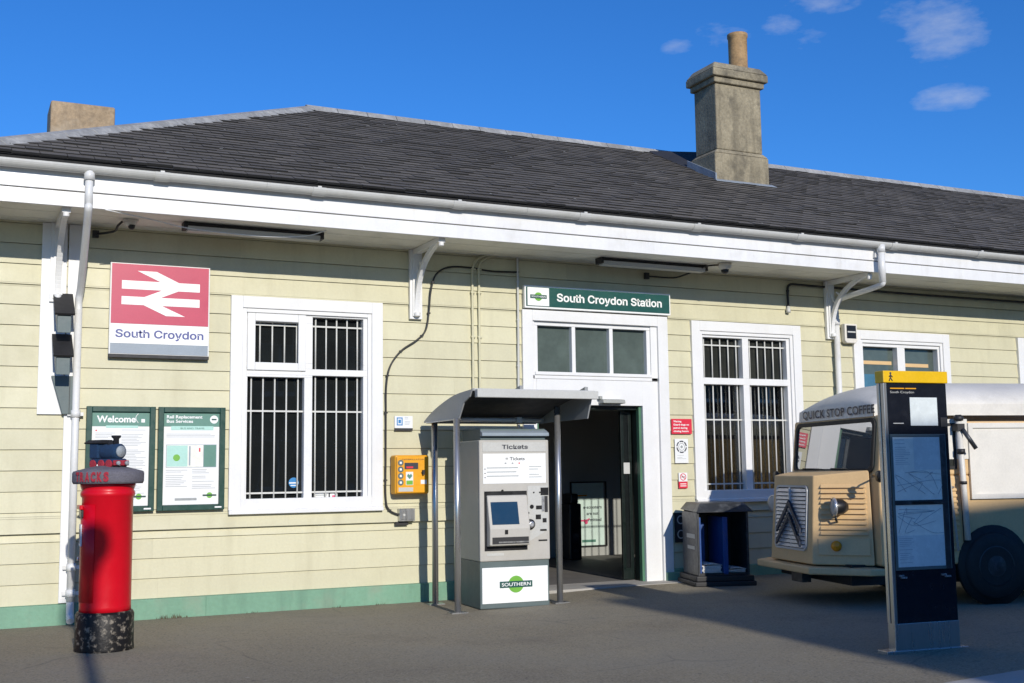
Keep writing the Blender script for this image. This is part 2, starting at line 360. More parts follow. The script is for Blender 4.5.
# ------------------------------------------------------------------ station building
st = thing('station_building', 'long single storey cream weatherboard station with slate hipped roof and green plinth', 'building')
WX0, WX1 = -3.15, 18.0
OPEN = [(-.557, 1.142, 1.05, 3.337), (2.893, 4.946, -1, 3.355), (5.313, 7.078, 1.03, 3.33), (8.0, 9.8, 1.05, 3.32), (11.2, 12.95, 1.05, 3.33), (14.6, 16.3, 1.05, 3.33)]
def pieces(x0, x1, z0, z1, op):
    """the rectangle minus the openings, cut into (x0,x1,z0,z1)"""
    zs = sorted({z0, z1, *[min(max(o[2], z0), z1) for o in op], *[min(max(o[3], z0), z1) for o in op]})
    for a, b in zip(zs, zs[1:]):
        if b-a < 1e-4: continue
        x = x0
        for o in sorted(op):
            if o[2] <= a+1e-5 and o[3] >= b-1e-5:
                if o[0] > x: yield x, o[0], a, b
                x = max(x, o[1])
        if x < x1: yield x, x1, a, b
rows = [(.2, .4), (.4, .6), (.6, .8), (.8, .886)]+[(.886+.2045*i, .886+.2045*(i+1)) for i in range(16)]
bd = MB()
for i, (z0, z1) in enumerate(rows):
    if z0 > 4.0: break
    yo = -.006 if z1 > .887 else .012
    lap = .016 if abs(z0-.886) > .01 else .030
    for x0, x1, a, b in pieces(WX0, WX1, z0, z1, OPEN):
        # now and then a butt joint between two boards
        cuts = [x0]
        if z1-z0 > .15 and (b-a) > .15:
            xx = x0+random.uniform(.8, 4.2)
            while xx < x1-.5: cuts.append(xx); xx += random.uniform(3.2, 5.6)
        cuts.append(x1)
        for c0, c1 in zip(cuts, cuts[1:]):
            fa = 1-(a-z0)/(z1-z0); fb = 1-(b-z0)/(z1-z0)
            ya, yb = yo-lap*fa-.003+random.uniform(-.0012, .0012), yo-lap*fb-.003
            c0_ = c0+(.0007 if c0 > x0 else 0)
            bb = b-.0025 if abs(b-z1) < 1e-5 else b
            bd.hexa(((c0_, ya, a+.002), (c1, ya, a+.002), (c1, .03, a+.002), (c0_, .03, a+.002), (c0_, yb, bb), (c1, yb, bb), (c1, .03, bb), (c0_, .03, bb)))
for z0, z1 in rows:                                   # the side towards the boundary wall
    if z0 > 4.0: break
    yo = WX0-.006
    bd.hexa(((yo-.018, .0, z0+.002), (yo+.02, .0, z0+.002), (yo+.02, 8.0, z0+.002), (yo-.018, 8.0, z0+.002), (yo-.003, .0, z1-.002), (yo+.02, .0, z1-.002), (yo+.02, 8.0, z1-.002), (yo-.003, 8.0, z1-.002)))
bd.build('weatherboard_wall', st, 'cream')
iw = MB()
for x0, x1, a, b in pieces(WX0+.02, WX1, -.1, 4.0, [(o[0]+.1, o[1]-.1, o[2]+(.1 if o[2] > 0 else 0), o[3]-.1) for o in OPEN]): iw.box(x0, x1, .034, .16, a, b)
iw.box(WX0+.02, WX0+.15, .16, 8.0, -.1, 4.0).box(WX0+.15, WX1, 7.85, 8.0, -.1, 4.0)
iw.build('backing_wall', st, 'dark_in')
for x0, x1 in ((WX0-.02, 2.89), (4.95, WX1)):
    pl = MB()
    xa = x0
    while xa < x1-.01:
        xb = min(x1, xa+2.4)
        pl.hexa(((xa, -.055, -.1), (xb, -.055, -.1), (xb, .03, -.1), (xa, .03, -.1), (xa, -.05, .197), (xb, -.05, .197), (xb, .03, .21), (xa, .03, .21)))
        xa = xb
    pl.build('plinth', st, 'plinth', bevel=.004)
MB().box(4.82, 5.02, -.10, -.062, -.05, .165).build('plinth', st, 'plinth', bevel=.008)
cb = MB().box(-2.44, -2.20, -.045, -.03, 2.05, 3.97)
cb.box(-2.19, -2.065, -.050, -.031, .21, 3.97)
cb.build('corner_board', st, 'white', bevel=.004)

# windows -----------------------------------------------------------
def frame_box(mb, x0, x1, z0, z1, w, y0, y1, wb=None):
    wb = w if wb is None else wb
    mb.box(x0, x0+w, y0, y1, z0, z1).box(x1-w, x1, y0, y1, z0, z1).box(x0+w, x1-w, y0, y1, z1-w, z1).box(x0+w, x1-w, y0, y1, z0, z0+wb)
def bars(mb, x0, x1, z0, z1, n, hz, y=.052, r=.009):
    for i in range(n):
        x = x0+(x1-x0)*(i+.5+.0)/n
        mb.tube(((x, y, z0), (x, y, z1)), r, 8)
    for z in hz: mb.box(x0, x1, y-.007, y+.004, z-.009, z+.009)
def window(x0, x1, z0, z1, cells, casement=None, pane='pane', hz=True):
    """cells: (x0,x1,z0,z1) of each glazed light"""
    f = MB(); tw = .128
    frame_box(f, x0, x1, z0, z1, tw, -.058, .06)                            # architrave
    frame_box(f, x0+tw, x1-tw, z0+tw*.6, z1-tw, .045, -.04, .075)             # inner moulding
    gx0, gx1 = x0+tw+.02, x1-tw-.02
    f.prism([(-.085, z0-.03), (-.085, z0+.012), (-.02, z0+.03), (-.02, z0-.03)], 'x', x0, x1)   # sill
    w = f.build('window', st, 'white', bevel=.005)
    s = MB(); ix0, ix1, iz0, iz1 = x0+.15, x1-.15, z0+.07, z1-.15
    for a, b, c, d in pieces(ix0, ix1, iz0, iz1, cells): s.box(a, b, -.012, .085, c, d)
    s.build('sash', w, 'white', bevel=.004)
    gb = MB()
    p = MB()
    for i, (a, b, c, d) in enumerate(cells):
        p.box(a-.01, b+.01, .086, .092, c-.01, d+.01)
    if pane: p.build('pane', w, pane)
    return w
W1 = window(-.557, 1.142, 1.05, 3.337, [(-.29, .20, 2.63, 3.07), (.345, .925, 2.57, 3.145), (-.365, .255, 1.145, 2.475), (.345, .925, 1.145, 2.50)])
cs = MB(); frame_box(cs, -.375, .265, 2.545, 3.16, .085, -.035, -.012); cs.build('casement', W1, 'white', bevel=.006)
gb = MB()
bars(gb, -.375, .265, 1.145, 2.475, 5, (1.235, 2.11)); bars(gb, .335, .935, 1.145, 2.50, 5, (1.235, 2.11)); bars(gb, .335, .935, 2.57, 3.145, 5, (3.05,))
bars(gb, -.29, .25, 2.63, 3.07, 4, (3.045,)); gb.build('security_bars', W1, 'bar')
sk = MB().use('sticker_blue').lathe([(.055, 0), (.055, .003)], (0, 0, 0), 24, Matrix.Translation((.17, .082, 1.34)) @ Matrix.Rotation(R(90), 4, 'X'))
sk.use('paper').box(.12, .22, .076, .078, 1.33, 1.345).box(.135, .205, .076, .078, 1.305, 1.315)
sk.build('round_sticker', W1)
sk = MB().use('paper').box(.40, .56, .078, .082, 1.15, 1.225).box(.575, .66, .078, .082, 1.15, 1.215)
sk.use('pink').box(.60, .635, .076, .078, 1.165, 1.195).use('ink').box(.415, .545, .076, .078, 1.195, 1.205).box(.415, .52, .076, .078, 1.17, 1.178)
sk.build('window_notice', W1)
MB().box(.76, .92, .078, .082, 1.148, 1.175).build('red_notice', W1, 'red_sign')
W2 = window(5.313, 7.078, 1.03, 3.33, [(5.51, 6.135, 2.60, 3.125), (6.235, 6.86, 2.60, 3.125), (5.51, 6.135, 1.135, 2.515), (6.235, 6.86, 1.135, 2.515)], pane=None)
pp = MB().use('clear').box(5.50, 6.145, .086, .090, 1.125, 2.525).box(6.225, 6.87, .086, .090, 1.125, 2.525).use('pane2').box(5.50, 6.145, .086, .092, 2.59, 3.135).box(6.225, 6.87, .086, .092, 2.59, 3.135)
pp.build('pane', W2)
gb = MB()
for a, b in ((5.50, 6.14), (6.23, 6.87)): bars(gb, a, b, 1.135, 2.515, 5, (1.235, 2.06)); bars(gb, a, b, 2.60, 3.125, 5, (3.03,))
gb.build('security_bars', W2, 'bar')
W3 = window(8.0, 9.8, 1.05, 3.32, [(8.2, 8.83, 2.52, 3.10), (8.97, 9.60, 2.52, 3.10), (8.2, 8.83, 1.2, 2.42), (8.97, 9.60, 1.2, 2.42)], pane='grey_pane')
bl = MB().use('blue_pane').box(8.20, 8.83, .080, .084, 1.2, 2.42).box(8.97, 9.60, .080, .084, 1.2, 2.42).box(8.20, 8.83, .080, .084, 2.52, 2.72).box(8.97, 9.6, .080, .084, 2.52, 2.72)
bl.use('tan').box(8.20, 8.80, .080, .084, 2.86, 2.91).box(8.97, 9.5, .080, .084, 2.84, 2.89)  # tan bars painted for a warm strip light behind the panes
bl.build('blind_and_light_strip', W3)
for x0, x1 in ((11.2, 12.95), (14.6, 16.3)):
    window(x0, x1, 1.05, 3.33, [(x0+.2, (x0+x1)/2-.05, 2.6, 3.12), ((x0+x1)/2+.05, x1-.2, 2.6, 3.12), (x0+.2, (x0+x1)/2-.05, 1.14, 2.5), ((x0+x1)/2+.05, x1-.2, 1.14, 2.5)])

# entrance ----------------------------------------------------------
d = MB()
d.box(2.893, 3.03, -.06, .12, -.1, 3.355).box(4.80, 4.946, -.06, .12, -.1, 3.355).box(3.03, 4.80, -.06, .12, 3.225, 3.355)
d.box(4.57, 4.80, -.022, .12, -.1, 2.53).box(3.03, 3.09, -.022, .12, -.1, 2.53)
d.box(4.705, 4.80, -.03, .12, 2.53, 3.225).box(3.03, 3.065, -.03, .12, 2.53, 3.225)
d.box(3.03, 4.80, -.03, .12, 2.53, 2.575)
en = d.build('entrance_frame', st, 'white', bevel=.006)
hp = MB().use('white').box(3.09, 4.57, -.024, .12, 2.22, 2.528).box(3.065, 4.705, -.045, .0, 2.575, 2.615).box(3.065, 4.705, -.012, .10, 3.175, 3.224)
for x in (3.065, 3.585, 4.115, 4.655): hp.box(x-.0, x+.05, -.01, .09, 2.616, 3.174)
hp.build('transom_frame', en, bevel=.004)
MB().box(3.07, 4.70, .06, .066, 2.60, 3.19).build('transom_glass', en, 'grey_pane')
MB().use('jamb_green').box(4.535, 4.568, .02, .085, -.05, 2.215).box(3.09, 3.13, .02, .085, -.05, 2.215).use('door_dark').box(4.535, 4.568, .085, .19, -.05, 2.215).box(3.141, 4.529, .06, .17, 2.17, 2.2195).build('green_door_frame', en, bevel=.004)
dl = MB().use('door_dark')
frame_box(dl, 4.37, 4.525, .08, 2.165, .045, .195, .235, .14); dl.use('pane').box(4.415, 4.48, .21, .216, .22, 2.12)
dl.use('gutter').box(4.40, 4.49, .188, .195, 1.38, 1.52)
dl.build('sliding_door', en, bevel=.003)
MB().box(2.95, 4.95, -.35, .2, .03, .066).build('threshold', en, 'concrete', bevel=.004)
sn = MB().prism([(-.02, 2.30), (-.15, 2.285), (-.16, 2.24), (-.02, 2.235)], 'x', 3.93, 4.24); sn.box(3.91, 3.95, -.10, -.025, 2.29, 2.33)
sn.build('door_sensor', en, 'tvm_side', bevel=.008)
# hall seen through the door
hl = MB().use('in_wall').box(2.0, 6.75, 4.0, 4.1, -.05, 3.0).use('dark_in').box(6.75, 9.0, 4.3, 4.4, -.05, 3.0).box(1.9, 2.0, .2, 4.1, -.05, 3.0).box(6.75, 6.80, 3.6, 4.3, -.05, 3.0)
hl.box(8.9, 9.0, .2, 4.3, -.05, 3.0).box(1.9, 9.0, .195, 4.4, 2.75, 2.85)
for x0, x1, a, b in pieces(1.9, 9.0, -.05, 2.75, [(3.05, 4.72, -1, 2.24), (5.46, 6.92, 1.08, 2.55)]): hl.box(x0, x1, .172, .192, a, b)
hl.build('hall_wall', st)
MB().box(2.0, 9.0, .2, 4.3, .0, .07).build('hall_floor', st, 'in_floor')

# eaves ------------------------------------------------------------
FY = -.95
EX0 = WX0-.17
so = MB()
for i in range(5):
    y0 = FY+.03+i*.181; so.box(EX0+.06, WX1, y0, y0+.178, 3.975+(.002 if i % 2 else 0), 4.01)
so.box(EX0+.06, WX0, 0, 8.0, 3.975, 4.01)
so.build('soffit', st, 'soffit')
fa = MB().box(EX0, WX1, FY, FY+.03, 3.955, 4.098).box(EX0, WX1, FY-.014, FY+.03, 4.106, 4.31).box(EX0, EX0+.03, FY+.03, 8.6, 3.955, 4.31)
fa.build('fascia', st, 'fascia', bevel=.004)
gu = MB(); prof = [(math.cos(a)*.062, math.sin(a)*.066) for a in [math.pi+math.pi*i/10 for i in range(11)]]
GY, GZ = FY-.085, 4.330
def halfround(mb, x0, x1, ro, ri, zz=GZ):
    outer = [(GY+math.cos(math.pi+math.pi*i/12)*ro, zz+math.sin(math.pi+math.pi*i/12)*ro*1.05) for i in range(13)]
    inner = [(GY+math.cos(math.pi+math.pi*i/12)*ri, zz+math.sin(math.pi+math.pi*i/12)*ri*1.05) for i in range(12, -1, -1)]
    mb.prism(outer+inner, 'x', x0, x1)
x = EX0-.02
while x < WX1:
    halfround(gu, x, min(WX1, x+2.9), .066, .060); x += 2.902
gu.build('gutter', st, 'gutter')
MB().box(EX0+.02, WX1, FY-.05, FY+.04, 4.312, 4.405).build('eave_gap_shade', st, 'slate_edge_and_shade')  # black strip painted as the deep shade between gutter and slates
x = -1.45
while x < WX1:
    gj = MB(); halfround(gj, x-.07, x+.07, .075, .067); gj.box(x-.02, x+.02, GY-.07, GY-.05, 4.325, 4.345); x += 1.55
    gj.build('gutter_joint', st, 'gutter', bevel=.002)
# roof -------------------------------------------------------------
APX, RY, RZ = 1.311, 3.5, 6.657
EY, EZ = -1.02, 4.40
SL = (RZ-EZ)/(RY-EY); L = math.hypot(RY-EY, RZ-EZ); ca, sa = (RY-EY)/L, (RZ-EZ)/L
HX = EX0+.10
def hipx(v): return HX+(APX-HX)*v/L
sl = MB(); EXPO = .150; WID = .24
nc = int(L/EXPO)
for c in range(nc+1):
    v0 = c*EXPO; v1 = min(v0+EXPO*1.45, L)
    x = HX-1+(c % 2)*WID/2
    while x < WX1+.3:
        a, b = x+.003, x+WID-.003; x += WID
        if b < hipx(v0)+.02 or a > WX1+.3: continue
        lift = random.uniform(0, .010)*(random.random()<.6); dv = random.uniform(-.006, .006)
        def P(xx, v, h): return (xx, EY+ca*v-sa*h, EZ+sa*v+ca*h)
        a0, a1 = max(a, hipx(v0)), max(a, hipx(v1)); 
        if a1 > b: a1 = b-.001
        if 7.0 < (a+b)/2 < 8.0 and 2.72 < EY+ca*v0+3.9-2.2 < 3.8: pass
        h0, h1 = .018+lift, .004
        if random.random() < .03: dv += random.choice((-.03, .04))
        sl.use('slate'); q_ = [sl.V(p_) for p_ in (P(a0, v0+dv, h0-.024), P(b, v0+dv, h0-.024), P(b, v1, h1-.006), P(a1, v1, h1-.006), P(a0, v0+dv, h0), P(b, v0+dv, h0), P(b, v1, h1), P(a1, v1, h1))]
        for f_ in ((4, 5, 6, 7), (1, 2, 6, 5), (3, 0, 4, 7)): sl.face([q_[k] for k in f_])
        sl.use('slate_edge_and_shade').face([q_[k] for k in (0, 1, 5, 4)])
        if random.random() < .02:
            sl.use('fleck'); fa_, fv_ = random.uniform(a0, b), v0+random.uniform(.01, .1); sl.face([sl.V(P(fa_+dx_, fv_+dv_, h0+.003)) for dx_, dv_ in ((0, 0), (random.uniform(.015, .05), 0), (random.uniform(.01, .05), .03), (0, .02))])
roof = sl.build('roof', st)
rb = MB()
rb.quad((HX, EY, EZ-.012), (WX1, EY, EZ-.012), (WX1, RY, RZ-.012), (APX, RY, RZ-.012))
rb.quad((WX1, RY, RZ-.012), (WX1, 8.6, EZ-.4), (HX, 8.6, EZ-.4), (APX, RY, RZ-.012))
rb.face([rb.V(p) for p in ((HX, EY, EZ-.012), (APX, RY, RZ-.012), (HX, 8.6, EZ-.4))])
rb.build('roof_deck', roof, 'slate_back')
rt = MB()
x = APX-.1
while x < WX1:                                        # ridge tiles
    rt.prism([(RY-.17, RZ-.07), (RY-.09, RZ+.025), (RY, RZ+.055), (RY+.09, RZ+.025), (RY+.17, RZ-.07)], 'x', x, x+.445)
    x += .45
hd = (Vector((APX, RY, RZ))-Vector((HX, EY, EZ))); hl_ = hd.length; hd.normalize()
side = hd.cross(Vector((0, 0, 1))).normalized(); upv = side.cross(hd)
hm = Matrix((( hd.x, side.x, upv.x, HX), (hd.y, side.y, upv.y, EY), (hd.z, side.z, upv.z, EZ), (0, 0, 0, 1)))
k = 0
while k < hl_-.05:
    e = min(k+.445, hl_)
    rt.prism([(-.15, -.045), (-.07, .03), (0, .055), (.07, .03), (.15, -.045)], 'x', k, e, hm); k += .45
rt.build('ridge_tile', roof, 'ridge', bevel=.01)
# chimneys
ch = MB()
ch.box(7.0, 8.0, 1.63, 2.30, 5.2, 6.17)
ch.hexa(((7.0, 1.63, 6.17), (8.0, 1.63, 6.17), (8.0, 2.30, 6.17), (7.0, 2.30, 6.17), (7.075, 1.675, 6.24), (7.925, 1.675, 6.24), (7.925, 2.24, 6.24), (7.075, 2.24, 6.24)))
ch.box(7.075, 7.925, 1.675, 2.24, 6.24, 7.27)
ch.box(7.03, 7.97, 1.63, 2.285, 7.27, 7.36).box(6.985, 8.015, 1.585, 2.33, 7.36, 7.48)
ch.hexa(((6.985, 1.585, 7.48), (8.015, 1.585, 7.48), (8.015, 2.33, 7.48), (6.985, 2.33, 7.48), (7.07, 1.67, 7.60), (7.93, 1.67, 7.60), (7.93, 2.245, 7.60), (7.07, 2.245, 7.60)))
chim = ch.build('chimney', st, 'render', bevel=.018)
MB().lathe([(.175, 0), (.158, .03), (.146, .07), (.148, .53), (.160, .55), (.160, .60), (.125, .60), (.12, .3)], (7.73, 1.95, 7.62), 28, cap=False).build('chimney_pot', chim, 'pot')
fl = MB().box(6.985, 8.015, 1.60, 1.628, 5.57, 5.735).box(7.55, 7.56, 1.594, 1.60, 5.57, 5.735)
def stp(y): return EZ+SL*(y-EY)
fl.hexa(((6.975, 1.60, stp(1.60)-.03), (6.998, 1.60, stp(1.60)-.03), (6.998, 2.34, stp(2.34)-.03), (6.975, 2.34, stp(2.34)-.03), (6.975, 1.60, stp(1.60)+.13), (6.998, 1.60, stp(1.60)+.13), (6.998, 2.34, stp(2.34)+.13), (6.975, 2.34, stp(2.34)+.13)))
fl.hexa(((6.93, 1.54, stp(1.54)+.02), (8.07, 1.54, stp(1.54)+.02), (8.02, 1.60, stp(1.60)+.02), (6.98, 1.60, stp(1.60)+.02), (6.93, 1.54, stp(1.54)+.03), (8.07, 1.54, stp(1.54)+.03), (8.02, 1.60, stp(1.60)+.04), (6.98, 1.60, stp(1.60)+.04)))
fl.build('flashing', chim, 'lead', bevel=.003)
sdl = MB()                                            # the little slate saddle behind the stack
A, B, D, E_ = (6.93, 3.42, 6.64), (7.5, 2.2, 6.36), (6.96, 2.12, stp(2.12)+.02), (7.5, 3.45, 6.66)
sdl.face([sdl.V(p) for p in (A, D, B, E_)]); sdl.face([sdl.V(p) for p in (E_, B, (8.05, 2.12, stp(2.12)+.02), (8.07, 3.42, 6.64))])
sdl.build('chimney_saddle', chim, 'slate_back')
lc = MB().box(-2.12, -1.26, 4.6, 5.3, 4.2, 6.68); lc.build('chimney', st, 'render_brown', bevel=.03)
# brackets -----------------------------------------------------------
def bracket(x, s=1.0):
    b = MB()
    b.box(x-.075, x+.075, -.075, -.026, 3.17, 3.972).box(x-.045, x+.045, -.095, -.075, 3.2, 3.94)
    b.box(x-.04, x+.04, -.86, -.075, 3.915, 3.972)
    pts = [(x, -.10, 3.24), (x, -.13, 3.42), (x, -.21, 3.60), (x, -.38, 3.77), (x, -.62, 3.88), (x, -.84, 3.925)]
    P = smooth_path(pts, 5)
    for a, c in zip(P, P[1:]):
        b.hexa(((a.x-.028, a.y, a.z), (a.x+.028, a.y, a.z), (c.x+.028, c.y, c.z), (c.x-.028, c.y, c.z), (a.x-.028, a.y+.035, a.z+.04), (a.x+.028, a.y+.035, a.z+.04), (c.x+.028, c.y+.035, c.z+.04), (c.x-.028, c.y+.035, c.z+.04)))
    b.lathe([(.001, -.035), (.035, -.02), (.035, .02), (.001, .035)], (x, -.11, 3.22), 12).lathe([(.001, -.03), (.03, -.02), (.03, .02), (.001, .03)], (x, -.84, 3.90), 12)
    b.tube(smooth_path([(x, -.10, 3.78), (x, -.14, 3.68), (x, -.22, 3.66), (x, -.26, 3.74), (x, -.2, 3.8)], 4), .014, 8)
    return b.build('eave_bracket', st, 'white', bevel=.003)
for x in (-2.285, 1.535, 7.60, 13.8): bracket(x)
# downpipes ----------------------------------------------------------
def pipe(mb, pts, r, n=5): mb.tube(smooth_path(pts, n), r, 16)
p = MB()
p.lathe([(.05, 0), (.05, .09)], (-2.105, GY, GZ-.13), 16); p.tube(((-2.105, GY, GZ-.1), (-2.105, GY, 3.93)), .037, 16)
p.tube(smooth_path([(-2.105, GY, 3.95), (-2.105, GY+.05, 3.88), (-2.08, -.25, 3.36), (-2.085, -.1, 3.2), (-2.085, -.098, 3.05)], 6), .036, 16)
p.tube(((-2.085, -.098, 3.1), (-2.085, -.098, .2)), .036, 16); p.tube(smooth_path([(-2.085, -.098, .22), (-2.085, -.11, .1), (-2.085, -.17, .045)], 5), .037, 16)
for z in (2.02, .52, .27): p.lathe([(.046, 0), (.046, .07)], (-2.085, -.098, z), 16); p.box(-2.16, -2.01, -.09, -.045, z+.015, z+.05)
p.build('downpipe', st, 'pipe')
p = MB(); X = 7.62
p.lathe([(.052, 0), (.052, .1)], (X, GY-.02, GZ-.13), 16); p.tube(((X, GY-.02, GZ-.1), (X, GY-.02, 3.80)), .045, 16)
p.tube(smooth_path([(X, GY-.02, 3.82), (X, GY+.05, 3.77), (X+.02, -.28, 3.71), (X+.04, -.13, 3.66), (X+.05, -.095, 3.5)], 6), .036, 16)
p.tube(((X+.05, -.095, 3.55), (X+.05, -.095, .1)), .04, 16); p.lathe([(.05, 0), (.05, .08)], (X+.05, -.095, 3.36), 16).lathe([(.05, 0), (.05, .08)], (X+.05, -.095, 1.6), 16)
p.box(X-.06, X-.03, FY-.06, FY-.015, 4.14, 4.2)
p.build('downpipe', st, 'pipe')

# ------------------------------------------------------------------ under the eaves: lights, cameras, cables
def batten(x0, x1, y, label):
    t = thing('batten_light', label, 'light fitting', ((x0+x1)/2, y, 3.973), 0, 'strip lights under the eaves')
    h = (x1-x0)/2
    MB().box(-h, h, -.05, .05, -.035, 0).box(-h-.01, -h+.03, -.07, .07, -.075, 0).box(h-.03, h+.01, -.07, .07, -.075, 0).build('housing', t, 'blackmat', bevel=.004)
    MB().prism([(-.075, -.04), (-.06, -.09), (.06, -.09), (.075, -.04)], 'x', -h+.03, h-.03).build('diffuser', t, 'tvm_light', bevel=.006)
batten(-1.15, .28, -.55, 'long strip light under the eaves above the red railway sign')
batten(3.75, 5.28, -.42, 'long strip light under the eaves above the green station sign')
t = thing('security_camera', 'small white dome camera under the eaves above the red railway sign', 'camera', (-1.66, -.48, 3.973))
MB().box(-.075, .075, -.05, .05, -.025, 0).lathe([(.06, 0), (.058, -.02), (.04, -.045)], (0, 0, -.025), 20).build('housing', t, 'van_white', bevel=.006)
MB().lathe([(.036, 0), (.03, -.03), (.012, -.045)], (.012, -.02, -.058), 16).build('lens', t, 'black')
MB().tube(smooth_path([(-.07, 0, -.02), (-.11, .05, -.06), (-.13, .2, -.09), (-.28, .42, -.085)], 5), .012, 8).box(-.31, -.25, .40, .45, -.12, -.05).build('conduit', t, 'cable')
t = thing('security_camera', 'white dome camera under the eaves just right of the green station sign', 'camera', (5.42, -.66, 3.973))
MB().lathe([(.085, 0), (.085, -.03), (.075, -.06), (.05, -.08)], (0, 0, 0), 20).build('housing', t, 'van_white')
MB().lathe([(.05, 0), (.045, -.03), (.02, -.05)], (0, 0, -.08), 16).build('lens', t, 'black')
MB().tube(smooth_path([(-.08, .02, -.02), (-.2, .12, -.03), (-.3, .4, -.09), (-.38, .59, -.11), (-.75, .61, -.11)], 5), .011, 8).box(-.8, -.74, .58, .62, -.15, -.07).build('conduit', t, 'cable')
def cable(name, pts, r, m, label, cat='cable', clips=0):
    o = MB().use(m); P = smooth_path(pts, 6); o.tube(P, r, 8)
    if clips:
        for q in P[::clips]: o.box(q.x-.018, q.x+.018, q.y-.012, q.y+.014, q.z-.008, q.z+.008)
    return tag(o.build(name), label, cat)
cable('cable', [(2.84, -.045, 3.80), (2.5, -.045, 3.79), (2.2, -.045, 3.815), (1.95, -.05, 3.80), (1.78, -.075, 3.70), (1.72, -.06, 3.5), (1.70, -.045, 3.25), (1.66, -.045, 3.05), (1.55, -.045, 2.93), (1.36, -.045, 2.80), (1.23, -.045, 2.62), (1.185, -.045, 2.40), (1.18, -.045, 2.1), (1.178, -.045, 1.6), (1.178, -.045, 1.15), (1.22, -.05, 1.02), (1.33, -.06, .965)], .011, 'cable', 'black cable looping from the eaves past the bracket down beside the left window', clips=9)
cable('conduit', [(2.84, -.05, 4.0), (2.84, -.05, 3.6), (2.838, -.05, 3.0), (2.832, -.05, 2.2), (2.83, -.05, .4)], .014, 'gutter', 'thin grey conduit running straight down beside the entrance frame', 'pipe', 5)
t = thing('conduit', 'pair of cream painted conduits running down the boards between bracket and entrance', 'pipe', (0, 0, 0))
for dx in (0, .085):
    o = MB().use('cream'); P = smooth_path([(2.62+dx, -.045, 4.0), (2.42+dx, -.045, 3.97), (2.27+dx*.9, -.045, 3.86), (2.25+dx, -.045, 3.6), (2.25+dx, -.045, 3.0), (2.25+dx, -.045, 2.0)], 6); o.tube(P, .015, 8)
    for q in P[14::5]: o.box(q.x-.02, q.x+.035, q.y-.012, q.y+.014, q.z-.01, q.z+.01)
    o.build('pipe', t)
cable('conduit', [(6.89, -.05, 3.60), (6.89, -.05, 3.78), (6.90, -.05, 3.86), (6.96, -.05, 3.895), (7.1, -.05, 3.895), (7.5, -.05, 3.89), (9.0, -.05, 3.88), (11.5, -.05, 3.88), (16, -.05, 3.88)], .016, 'blackmat', 'dark conduit running along under the eaves above the right hand windows', 'pipe', 7)
tag(MB().use('gutter').lathe([(.03, 0), (.032, .03), (.02, .09)], (6.89, -.05, 3.50), 14).build('outdoor_sensor'), 'little grey bell shaped sensor hanging at the end of the dark conduit', 'sensor')

cable('cable', [(-1.95, FY-.01, 3.95), (-1.5, -.80, 3.925), (-1.1, -.70, 3.885), (-.4, -.70, 3.862), (.05, -.75, 3.89), (.25, -.85, 3.95)], .006, 'pipe', 'thin white cable sagging under the eaves past the left strip light')
# junction box
t = thing('junction_box', 'small grey metal junction box under the yellow cabinet', 'box', (1.41, -.045, .965))
MB().box(-.09, .09, -.06, .02, -.07, .07).box(-.075, .0, -.066, -.06, -.05, .05).box(.015, .075, -.066, -.06, -.05, .05).build('body', t, 'steel', bevel=.005)
MB().box(-.12, .03, -.01, .02, -.115, -.075).build('bracket', t, 'blackmat')
MB().lathe([(.014, 0), (.014, .006)], (0, 0, 0), 12, Matrix.Translation((-.04, -.066, .0)) @ Matrix.Rotation(R(90), 4, 'X')).build('knob', t, 'gutter')

# ------------------------------------------------------------------ signs
# railway sign
t = thing('railway_sign', 'faded red railway sign with white double arrow on the left of the wall', 'sign', (-1.79, -.09, 2.665))
MB().use('pipe').box(0, 1.0, -.0, .05, .0, .94).use('blackmat').box(.0, 1.0, -.002, .05, -.035, -.0005).build('board', t, bevel=.004)  # black strip below the board painted as its cast shadow
MB().box(.014, .986, -.004, -.001, .315, .93).build('red_panel', t, 'br_red')
MB().box(.014, .986, -.004, -.001, .112, .313).build('white_panel', t, 'lettering_white')
MB().box(.014, .986, -.004, -.001, .008, .11).build('grey_panel', t, 'sign_grey')
def q2(u, v): return ((u-118)/560*.972+.014, .93-(v-78)/352*.615)
ar = MB()
for poly in ([(175, 176), (402, 176), (500, 176), (625, 176), (625, 226), (175, 226)], [(175, 270), (625, 270), (625, 318), (175, 318)],
             [(262, 116), (372, 116), (503, 176), (395, 176)], [(405, 226), (500, 226), (398, 270), (303, 270)], [(300, 318), (405, 318), (540, 377), (430, 377)]):
    ar.prism([q2(*a) for a in poly], 'y', -.0065, -.0035)
ar.build('double_arrow', t, 'lettering_white')
text('lettering', 'South Croydon', t, 'br_blue', .06, -.0045, .175, .88, .108, off=.020, sans=True)
# station sign
t = thing('station_sign', 'long dark green station name sign with white border above the entrance', 'sign', (2.906, -.10, 3.368))
MB().box(0, 2.064, 0, .06, 0, .275).build('board', t, 'lettering_white', bevel=.004)
MB().box(.018, 2.046, -.004, -.001, .022, .257).build('green_panel', t, 'sign_green')
MB().box(.035, .325, -.007, -.004, .03, .25).build('logo_panel', t, 'lettering_white')
lg = MB().use('logo_green').lathe([(.052, 0), (.052, .002)], (0, 0, 0), 28, Matrix.Translation((.18, -.007, .14)) @ Matrix.Rotation(R(90), 4, 'X'))
lg.use('sign_green').box(.07, .29, -.012, -.009, .118, .162).build('logo', t)
text('logo_lettering', 'SOUTHERN', t, 'lettering_white', .18, -.0125, .130, .19, .020, 'CENTER', off=.01)
text('lettering', 'South Croydon Station', t, 'lettering_white', .43, -.006, .098, 1.50, .128, off=.022, sans=True)
